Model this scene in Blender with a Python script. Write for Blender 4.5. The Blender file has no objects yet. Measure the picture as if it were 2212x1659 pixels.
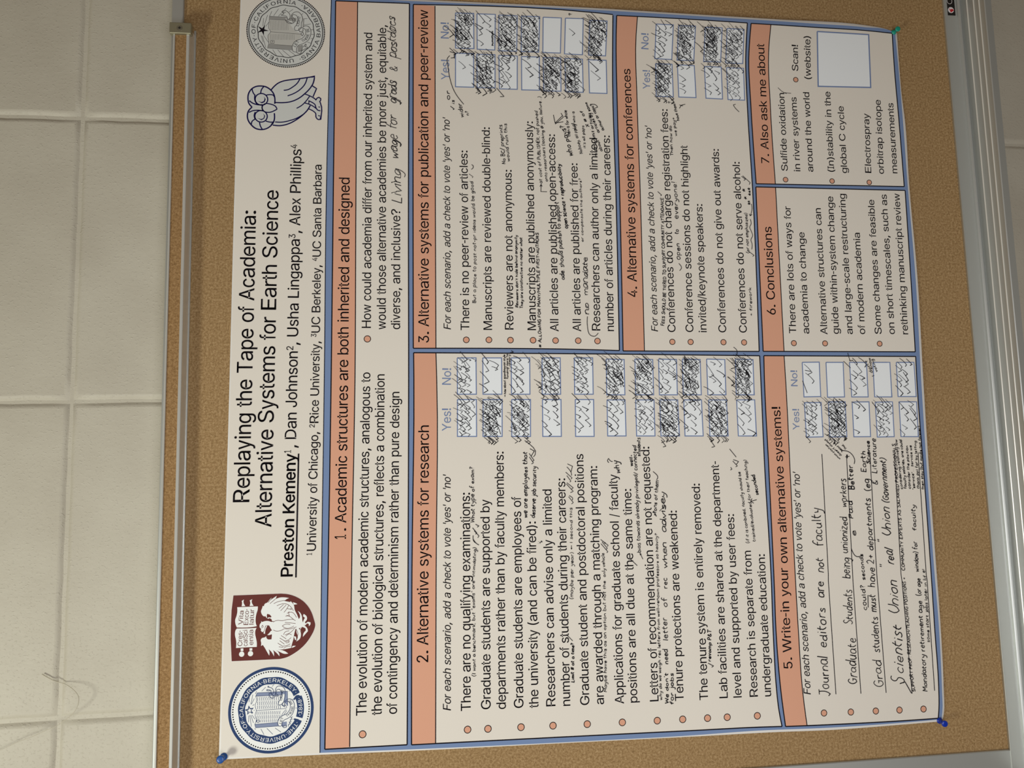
# A research poster pinned to a cork board on a painted block wall, photographed with the camera rolled a quarter turn.
import bpy, bmesh, math, random, re
import numpy as np
from mathutils import Vector, Matrix
from mathutils.geometry import delaunay_2d_cdt

S = bpy.context.scene
COL = S.collection

# ---------------------------------------------------------------- camera
F_PX, CX, CY = 1661.0, 1106.0, 829.5
_dn = np.array([14100., -146., F_PX]); _dn /= np.linalg.norm(_dn)        # world down, seen from the lens
EX = np.array([-353., -15212., F_PX]); EX /= np.linalg.norm(EX)
EX = EX - _dn * (_dn @ EX); EX /= np.linalg.norm(EX)                      # world right
EZ = -_dn
EY = np.cross(EZ, EX)                                                     # into the wall
D0 = 1.10                                                                 # lens to cork surface
CAM = Vector((0.0, -D0, 1.60))
cam_data = bpy.data.cameras.new('camera')
cam_data.sensor_width = 36.0
cam_data.lens = F_PX / 2212.0 * 36.0
cam_data.clip_start = 0.01
cam = bpy.data.objects.new('camera', cam_data); COL.objects.link(cam)
_rgt = Vector((EX[0], EY[0], EZ[0])); _down = Vector((EX[1], EY[1], EZ[1])); _fwd = Vector((EX[2], EY[2], EZ[2]))
_m = Matrix((_rgt, -_down, -_fwd)).transposed()
cam.matrix_world = Matrix.Translation(CAM) @ _m.to_4x4()
S.camera = cam

# ---------------------------------------------------------------- light and exposure
world = bpy.data.worlds.new('world'); S.world = world; world.use_nodes = True
world.node_tree.nodes['Background'].inputs[0].default_value = (1.0, 0.72, 0.47, 1)
world.node_tree.nodes['Background'].inputs[1].default_value = 0.125
def area_light(name, loc, aim, sx, sy, power, color):
    d = bpy.data.lights.new(name, 'AREA'); d.shape = 'RECTANGLE'; d.size = sx; d.size_y = sy
    d.energy = power; d.color = color
    o = bpy.data.objects.new(name, d); COL.objects.link(o); o.location = loc
    o.rotation_euler = (Vector(aim) - Vector(loc)).to_track_quat('-Z', 'Y').to_euler()
    return o
area_light('ceiling_light', (-0.75, -1.05, 2.75), (0.15, 0, 1.3), 0.34, 0.26, 12.9, (0.98, 1.0, 0.90))
area_light('added_fill_light', (-0.35, -1.45, 1.3), (0.15, 0, 1.3), 0.9, 0.9, 11.6, (0.98, 0.98, 1.0))  # unseen soft fill added behind the lens to brighten the board, no window
S.view_settings.view_transform = 'Standard'
S.view_settings.look = 'None'
S.view_settings.gamma = 1.0
S.view_settings.use_curve_mapping = False
S.view_settings.exposure = 0.0

# ---------------------------------------------------------------- materials
def srgb(r, g, b):
    return tuple(((c / 255) / 12.92 if c / 255 <= 0.04045 else ((c / 255 + 0.055) / 1.055) ** 2.4) for c in (r, g, b)) + (1,)
def mat(name, col, rough=0.6, metal=0.0, spec=0.5, noise=None, bump=None):
    """noise = (scale, colour2, detail); bump = (scale, strength, distance)"""
    m = bpy.data.materials.new(name); m.use_nodes = True
    nt = m.node_tree; b = nt.nodes['Principled BSDF']
    b.inputs['Base Color'].default_value = col; b.inputs['Roughness'].default_value = rough
    b.inputs['Metallic'].default_value = metal; b.inputs['Specular IOR Level'].default_value = spec
    geo = nt.nodes.new('ShaderNodeNewGeometry')
    if noise:
        n = nt.nodes.new('ShaderNodeTexNoise'); n.inputs['Scale'].default_value = noise[0]; n.inputs['Detail'].default_value = noise[2]
        nt.links.new(geo.outputs['Position'], n.inputs['Vector'])
        r = nt.nodes.new('ShaderNodeValToRGB'); r.color_ramp.elements[0].position = 0.35; r.color_ramp.elements[1].position = 0.65
        r.color_ramp.elements[0].color = col; r.color_ramp.elements[1].color = noise[1]
        nt.links.new(n.outputs['Fac'], r.inputs['Fac']); nt.links.new(r.outputs['Color'], b.inputs['Base Color'])
    if bump:
        n = nt.nodes.new('ShaderNodeTexNoise'); n.inputs['Scale'].default_value = bump[0]; n.inputs['Detail'].default_value = 3
        nt.links.new(geo.outputs['Position'], n.inputs['Vector'])
        u = nt.nodes.new('ShaderNodeBump'); u.inputs['Strength'].default_value = bump[1]; u.inputs['Distance'].default_value = bump[2]
        nt.links.new(n.outputs['Fac'], u.inputs['Height']); nt.links.new(u.outputs['Normal'], b.inputs['Normal'])
    return m

def cork_material(name, cols):
    m = bpy.data.materials.new(name); m.use_nodes = True
    nt = m.node_tree; b = nt.nodes['Principled BSDF']; b.inputs['Roughness'].default_value = 0.85
    b.inputs['Specular IOR Level'].default_value = 0.2
    geo = nt.nodes.new('ShaderNodeNewGeometry')
    n = nt.nodes.new('ShaderNodeTexNoise'); n.inputs['Scale'].default_value = 330; n.inputs['Detail'].default_value = 8; n.inputs['Roughness'].default_value = 0.82
    n2 = nt.nodes.new('ShaderNodeTexNoise'); n2.inputs['Scale'].default_value = 5; n2.inputs['Detail'].default_value = 2
    nt.links.new(geo.outputs['Position'], n.inputs['Vector']); nt.links.new(geo.outputs['Position'], n2.inputs['Vector'])
    r = nt.nodes.new('ShaderNodeValToRGB'); e = r.color_ramp.elements
    e[0].position = 0.34; e[0].color = cols[0]; e[1].position = 0.68; e[1].color = cols[2]
    k = e.new(0.50); k.color = cols[1]
    nt.links.new(n.outputs['Fac'], r.inputs['Fac'])
    mx = nt.nodes.new('ShaderNodeMixRGB'); mx.blend_type = 'MULTIPLY'; mx.inputs[0].default_value = 0.35
    r2 = nt.nodes.new('ShaderNodeValToRGB'); r2.color_ramp.elements[0].position = 0.35; r2.color_ramp.elements[1].position = 0.65
    r2.color_ramp.elements[0].color = (0.85, 0.85, 0.85, 1); r2.color_ramp.elements[1].color = (1, 1, 1, 1)
    nt.links.new(n2.outputs['Fac'], r2.inputs['Fac']); nt.links.new(r.outputs['Color'], mx.inputs[1]); nt.links.new(r2.outputs['Color'], mx.inputs[2])
    nt.links.new(mx.outputs['Color'], b.inputs['Base Color'])
    u = nt.nodes.new('ShaderNodeBump'); u.inputs['Strength'].default_value = 0.3; u.inputs['Distance'].default_value = 0.0005
    nt.links.new(n.outputs['Fac'], u.inputs['Height']); nt.links.new(u.outputs['Normal'], b.inputs['Normal'])
    return m

def wall_material():
    m = bpy.data.materials.new('painted_block'); m.use_nodes = True
    nt = m.node_tree; b = nt.nodes['Principled BSDF']; b.inputs['Roughness'].default_value = 0.55
    b.inputs['Specular IOR Level'].default_value = 0.35
    b.inputs['Base Color'].default_value = srgb(205, 199, 180)
    geo = nt.nodes.new('ShaderNodeNewGeometry')
    n0 = nt.nodes.new('ShaderNodeTexNoise'); n0.inputs['Scale'].default_value = 9; n0.inputs['Detail'].default_value = 3
    r0 = nt.nodes.new('ShaderNodeValToRGB'); r0.color_ramp.elements[0].position = 0.3; r0.color_ramp.elements[1].position = 0.7
    r0.color_ramp.elements[0].color = srgb(188, 182, 166); r0.color_ramp.elements[1].color = srgb(198, 193, 177)
    nt.links.new(geo.outputs['Position'], n0.inputs['Vector']); nt.links.new(n0.outputs['Fac'], r0.inputs['Fac'])
    nt.links.new(r0.outputs['Color'], b.inputs['Base Color'])
    # paint drips and pinholes: sparse lumps over a fine orange peel
    mp = nt.nodes.new('ShaderNodeMapping'); mp.inputs['Scale'].default_value = (1.0, 1.0, 0.75)
    nt.links.new(geo.outputs['Position'], mp.inputs['Vector'])
    n1 = nt.nodes.new('ShaderNodeTexNoise'); n1.inputs['Scale'].default_value = 330; n1.inputs['Detail'].default_value = 2; n1.inputs['Roughness'].default_value = 0.5
    nt.links.new(mp.outputs['Vector'], n1.inputs['Vector'])
    r1 = nt.nodes.new('ShaderNodeValToRGB'); r1.color_ramp.interpolation = 'EASE'; r1.color_ramp.elements[0].position = 0.56; r1.color_ramp.elements[1].position = 0.74
    nt.links.new(n1.outputs['Fac'], r1.inputs['Fac'])
    n2 = nt.nodes.new('ShaderNodeTexNoise'); n2.inputs['Scale'].default_value = 150; n2.inputs['Detail'].default_value = 5
    nt.links.new(mp.outputs['Vector'], n2.inputs['Vector'])
    ad = nt.nodes.new('ShaderNodeMath'); ad.operation = 'MULTIPLY_ADD'; ad.inputs[1].default_value = 0.9
    nt.links.new(r1.outputs['Color'], ad.inputs[0]); nt.links.new(n2.outputs['Fac'], ad.inputs[2])
    u = nt.nodes.new('ShaderNodeBump'); u.inputs['Strength'].default_value = 0.42; u.inputs['Distance'].default_value = 0.0009
    nt.links.new(ad.outputs[0], u.inputs['Height']); nt.links.new(u.outputs['Normal'], b.inputs['Normal'])
    return m

M = {}
M['wall'] = wall_material()
M['cork'] = cork_material('cork', (srgb(114, 88, 54), srgb(164, 133, 91), srgb(206, 178, 136)))
M['insert'] = cork_material('rail_cork', (srgb(114, 84, 50), srgb(156, 122, 80), srgb(192, 158, 114)))
M['alu'] = mat('satin_aluminium', srgb(200, 203, 200), 0.40, 0.6)
M['alu_rail'] = mat('rail_aluminium', srgb(236, 238, 234), 0.24, 0.55)
M['alu_bright'] = mat('polished_aluminium', srgb(236, 234, 226), 0.3, 0.35)
M['clip'] = mat('cast_zinc_clip', srgb(160, 156, 132), 0.45, 0.6)
M['steel'] = mat('screw_steel', srgb(170, 168, 160), 0.3, 0.9)
M['dark'] = mat('shadow_gap_black', srgb(28, 26, 24), 0.8)
PAPER = srgb(234, 228, 217)
M['paper'] = mat('poster_paper', PAPER, 0.75, spec=0.08)
M['edge'] = mat('paper_margin_white', srgb(240, 238, 234), 0.75, spec=0.08)
M['panel'] = mat('panel_print_cream', PAPER, 0.75, spec=0.08)
M['box'] = mat('vote_box_pale_blue', srgb(244, 249, 252), 0.75, spec=0.08)
M['owlfill'] = mat('emblem_pale_grey', srgb(214, 217, 214), 0.75, spec=0.08)
M['white'] = mat('emblem_white', srgb(246, 249, 247), 0.75, spec=0.08)
M['blue'] = mat('print_blue', srgb(124, 146, 186), 0.75, spec=0.08)
M['boxline'] = mat('print_box_blue', srgb(124, 142, 182), 0.75, spec=0.08)
M['salmon'] = mat('print_salmon', srgb(226, 170, 142), 0.75, spec=0.08)
M['black'] = mat('print_black', srgb(24, 20, 26), 0.75, spec=0.08)
M['ink'] = mat('pen_ink', srgb(22, 20, 24), 0.6, spec=0.1)
M['navy'] = mat('print_navy', srgb(26, 22, 78), 0.75, spec=0.08)
M['seal_blue'] = mat('seal_blue', srgb(52, 72, 114), 0.75, spec=0.08)
M['seal_line'] = mat('seal_line_blue', srgb(70, 84, 118), 0.75, spec=0.08)
M['seal_tint'] = mat('seal_tint_blue', srgb(140, 152, 182), 0.75, spec=0.08)
M['grey_line'] = mat('seal_line_grey', srgb(84, 81, 80), 0.75, spec=0.08)
M['grey_tint'] = mat('seal_tint_grey', srgb(198, 198, 192), 0.75, spec=0.08)
M['grey_dark'] = mat('seal_tint_dark_grey', srgb(158, 158, 155), 0.75, spec=0.08)
M['maroon'] = mat('crest_maroon', srgb(108, 58, 54), 0.75, spec=0.08)
M['pin_blue'] = mat('pin_plastic_blue', srgb(34, 84, 158), 0.3)
M['pin_royal'] = mat('pin_plastic_royal', srgb(16, 52, 170), 0.25)
M['pin_teal'] = mat('pin_plastic_teal', srgb(24, 150, 128), 0.3)
M['thread'] = mat('thread_fibre', srgb(196, 190, 170), 0.7)
M['sticker'] = mat('sticker_black', srgb(22, 18, 18), 0.4)
M['sticker_white'] = mat('sticker_white', srgb(225, 220, 220), 0.4)
M['sticker_red'] = mat('sticker_red', srgb(190, 36, 44), 0.4)

# ---------------------------------------------------------------- mapping from the sheet's plane to the room
K = D0 / F_PX                       # metres per pixel-sized unit on the cork plane
def q(px, py):
    """pixel of the photograph -> (right, up) on the cork plane, in units of K"""
    d = np.array([(px - CX) / F_PX, (py - CY) / F_PX, 1.0])
    s = D0 / (d @ EY)
    return (float(d @ EX) * s / K, float(d @ EZ) * s / K)
def world_at(px, py, depth):
    """the point seen at a pixel, at a distance depth from the lens plane parallel to the wall"""
    x, z = q(px, py)
    s = depth / D0
    return Vector((CAM.x + x * K * s, CAM.y + depth, CAM.z + z * K * s))
TILE = {'A': 470, 'B': 870, 'C': 1260, 'D': 1640}
TROW = {'0': 0, '1': 400, '2': 820, '3': 1239}
TS = 1659 / 420.0
def tp(tile, x, y):
    return (TILE[tile[0]] + x / TS, TROW[tile[1]] + y / TS)
def tq(tile, x, y): return q(*tp(tile, x, y))
def pts(s):
    """'A0 10 20 A1 30 40' -> list of plane points; a tile name carries on until the next one"""
    out, t, buf = [], None, []
    for w in s.split():
        if w[0] in 'ABCD': t = w; continue
        buf.append(float(w))
        if len(buf) == 2: out.append(tq(t, *buf)); buf = []
    return out
def zq(ox, oy, sc, s):
    v = [float(w) for w in s.replace(',', ' ').split()]
    return [q(ox + v[i] / sc, oy + v[i + 1] / sc) for i in range(0, len(v), 2)]

_c = [q(473, 1641), q(519, -2), q(2038, 1556), q(1937, 70)]
SX0, SX1 = (_c[0][0] + _c[2][0]) / 2, (_c[1][0] + _c[3][0]) / 2
SZ1, SZ0 = (_c[0][1] + _c[1][1]) / 2, (_c[2][1] + _c[3][1]) / 2
def lift_depth(Q):
    """how far the paper stands off the cork (m): pinned at the corners, sides and lower edge belly out"""
    s = (Q[:, 0] - SX0) / (SX1 - SX0); t = (SZ1 - Q[:, 1]) / (SZ1 - SZ0)
    s = np.clip(s, -0.02, 1.02); t = np.clip(t, -0.02, 1.02)
    hang = np.sin(np.pi * np.clip(t, 0, 1)) * (0.35 + 0.65 * t ** 2)
    left = 0.008 * np.exp(-(s / 0.10) ** 2) * np.exp(-((t - 0.80) / 0.17) ** 2)
    right = 0.006 * np.exp(-((1 - s) / 0.11) ** 2) * np.exp(-((t - 0.72) / 0.22) ** 2)
    low = 0.0032 * np.exp(-((1 - t) / 0.16) ** 2) * np.sin(np.pi * np.clip(s, 0, 1)) ** 0.7
    wave = 0.0006 * np.sin(s * 17 + 1.3) * np.sin(t * 11) * hang
    return 0.0008 + 0.003 * hang + left + right + low + wave
def lift(Q, off):
    Q = np.asarray(Q, dtype=float).reshape(-1, 2)
    y = D0 - lift_depth(Q) - off
    s = y / D0
    return np.stack([CAM.x + Q[:, 0] * K * s, CAM.y + y, CAM.z + Q[:, 1] * K * s], axis=1)

# ---------------------------------------------------------------- object helpers
def link(o, parent=None, label=None, cat=None, group=None, kind=None):
    COL.objects.link(o)
    if parent: o.parent = parent
    if label: o['label'] = label
    if cat: o['category'] = cat
    if group: o['group'] = group
    if kind: o['kind'] = kind
    return o
def raw(name, v, f, m, parent=None, smooth=False, **kw):
    me = bpy.data.meshes.new(name); me.from_pydata([tuple(p) for p in v], [], f); me.update()
    me.materials.append(m)
    if smooth: me.polygons.foreach_set('use_smooth', [True] * len(me.polygons))
    return link(bpy.data.objects.new(name, me), parent, **kw)
def empty(name, loc, **kw):
    o = bpy.data.objects.new(name, None); o.location = loc
    return link(o, **kw)
def raw_at(name, v, f, m, parent, smooth=False, **kw):
    """v in world metres, parent an Empty at some place"""
    off = parent.location
    return raw(name, [(p[0] - off.x, p[1] - off.y, p[2] - off.z) for p in v], f, m, parent, smooth, **kw)
def box(x0, x1, y0, y1, z0, z1, b=0.0):
    if b <= 0:
        v = [(x, y, z) for x in (x0, x1) for y in (y0, y1) for z in (z0, z1)]
        return v, [(0, 1, 3, 2), (4, 6, 7, 5), (0, 4, 5, 1), (2, 3, 7, 6), (0, 2, 6, 4), (1, 5, 7, 3)]
    bm = bmesh.new(); bmesh.ops.create_cube(bm, size=1)
    for w in bm.verts: w.co = Vector(((x0 + x1) / 2 + w.co.x * (x1 - x0), (y0 + y1) / 2 + w.co.y * (y1 - y0), (z0 + z1) / 2 + w.co.z * (z1 - z0)))
    bmesh.ops.bevel(bm, geom=bm.edges[:], offset=b, segments=2, affect='EDGES', profile=0.5)
    bm.verts.index_update()
    v = [tuple(w.co) for w in bm.verts]; f = [tuple(w.index for w in fc.verts) for fc in bm.faces]; bm.free()
    return v, f
def extrude_x(profile, x0, x1):
    """profile: closed loop of (y, z)"""
    n = len(profile)
    v = [(x0, y, z) for y, z in profile] + [(x1, y, z) for y, z in profile]
    f = [(i, (i + 1) % n, n + (i + 1) % n, n + i) for i in range(n)]
    f += [tuple(range(n))[::-1], tuple(range(n, 2 * n))]
    return v, f

def fill(loops):
    """triangles of the even-odd inside of closed loops"""
    v, e = [], []
    for l in loops:
        n = len(v); v += [Vector((float(a[0]), float(a[1]))) for a in l]
        e += [(n + i, n + (i + 1) % len(l)) for i in range(len(l))]
    ov, oe, of, _a, _b, _c = delaunay_2d_cdt(v, e, [], 0, 1e-5)
    polys = [[(float(a[0]), float(a[1])) for a in l] for l in loops]
    def inside(x, y):
        c = False
        for l in polys:
            x0, y0 = l[-1]
            for x1, y1 in l:
                if (y1 > y) != (y0 > y) and x < (x0 - x1) * (y - y1) / (y0 - y1) + x1: c = not c
                x0, y0 = x1, y1
        return c
    out = []
    for t in of:
        cx = sum(ov[i][0] for i in t) / len(t); cy = sum(ov[i][1] for i in t) / len(t)
        if inside(cx, cy): out.append(tuple(t))
    return [(p[0], p[1]) for p in ov], out

class Print:
    """flat print on the sheet, collected as plane points and laid on the paper's surface"""
    def __init__(self): self.v, self.f, self.z, self.k = [], [], {}, 0
    def poly(self, p):
        n = len(self.v); v, f = fill([p]); self.k += 1       # overlapping shapes are printed one just over the other
        for i in range(len(v)): self.z[n + i] = self.k * 6e-6
        self.v += v; self.f += [tuple(n + i for i in t) for t in f]
    def strip(self, a, b):
        n = len(self.v); k = len(a)
        self.v += [tuple(x) for x in a] + [tuple(x) for x in b]
        self.f += [(n + i, n + i + 1, n + k + i + 1, n + k + i) for i in range(k - 1)]
    def line(self, p, w, closed=False, seg=14.0, taper=None):
        p = [np.array(a, float) for a in p]
        if closed: p = p + [p[0]]
        d = [p[0]]
        for a, b in zip(p[:-1], p[1:]):
            L = np.linalg.norm(b - a); m = max(1, int(math.ceil(L / seg)))
            d += [a + (b - a) * (i / m) for i in range(1, m + 1)]
        n = len(d)
        if n < 2: return
        T = []
        for i in range(n):
            if closed: t = d[(i + 1) % (n - 1)] - d[(i - 1) % (n - 1)]
            else: t = d[min(i + 1, n - 1)] - d[max(i - 1, 0)]
            L = np.linalg.norm(t); T.append(t / L if L > 1e-9 else np.array([1.0, 0]))
        A, B = [], []
        for i in range(n):
            h = w / 2
            if taper: h *= 1 - (1 - taper) * (i / (n - 1))
            # mitre
            if 0 < i < n - 1:
                e = d[i + 1] - d[i]; L = np.linalg.norm(e)
                if L > 1e-9:
                    c = abs(float(np.dot(e / L, T[i]))); h = h / max(c, 0.6)
            nn = np.array([-T[i][1], T[i][0]]) * h
            A.append(d[i] + nn); B.append(d[i] - nn)
        self.strip(A, B)
    def disc(self, c, r, n=14, ry=None):
        ry = ry or r
        k = len(self.v)
        self.v += [(c[0] + r * math.cos(2 * math.pi * i / n), c[1] + ry * math.sin(2 * math.pi * i / n)) for i in range(n)]
        self.f.append(tuple(range(k, k + n)))
    def ring(self, c, r0, r1, n=72):
        a = [(c[0] + r0 * math.cos(2 * math.pi * i / n), c[1] + r0 * math.sin(2 * math.pi * i / n)) for i in range(n + 1)]
        b = [(c[0] + r1 * math.cos(2 * math.pi * i / n), c[1] + r1 * math.sin(2 * math.pi * i / n)) for i in range(n + 1)]
        self.strip(a, b)
    def build(self, name, m, off, parent, **kw):
        if not self.v: return None
        w = lift(np.array(self.v), off + np.array([self.z.get(i, 0.0) for i in range(len(self.v))]))
        return raw(name, w - np.array(parent_loc(parent)), self.f, m, parent, **kw)
def parent_loc(p):
    v = Vector((0, 0, 0))
    while p: v += p.location; p = p.parent
    return v

def smooth_line(p, n=4, corner=70):
    """Catmull-Rom through p, keeping corners sharper than the given angle"""
    p = [np.array(a, float) for a in p]
    if len(p) < 3: return p
    def ang(a, b, c):
        u, v = b - a, c - b; lu, lv = np.linalg.norm(u), np.linalg.norm(v)
        if lu < 1e-9 or lv < 1e-9: return 0
        return math.degrees(math.acos(max(-1, min(1, float(u @ v) / lu / lv))))
    sharp = [True] + [ang(p[i - 1], p[i], p[i + 1]) > corner for i in range(1, len(p) - 1)] + [True]
    def slope(i):
        d0 = max(np.linalg.norm(p[i] - p[i - 1]), 1e-9); d1 = max(np.linalg.norm(p[i + 1] - p[i]), 1e-9)
        return ((p[i] - p[i - 1]) / d0 * d1 + (p[i + 1] - p[i]) / d1 * d0) / (d0 + d1)
    out = [p[0]]
    for i in range(len(p) - 1):
        a, b = p[i], p[i + 1]; d = np.linalg.norm(b - a)
        ma = slope(i) * d if not sharp[i] else None
        mb = slope(i + 1) * d if not sharp[i + 1] else None
        if ma is None: ma = (b - a) if mb is None else 1.5 * (b - a) - 0.5 * mb
        if mb is None: mb = 1.5 * (b - a) - 0.5 * ma
        for k in range(1, n + 1):
            t = k / n
            out.append((2 * t ** 3 - 3 * t * t + 1) * a + (t ** 3 - 2 * t * t + t) * ma + (3 * t * t - 2 * t ** 3) * b + (t ** 3 - t * t) * mb)
    return out

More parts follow.
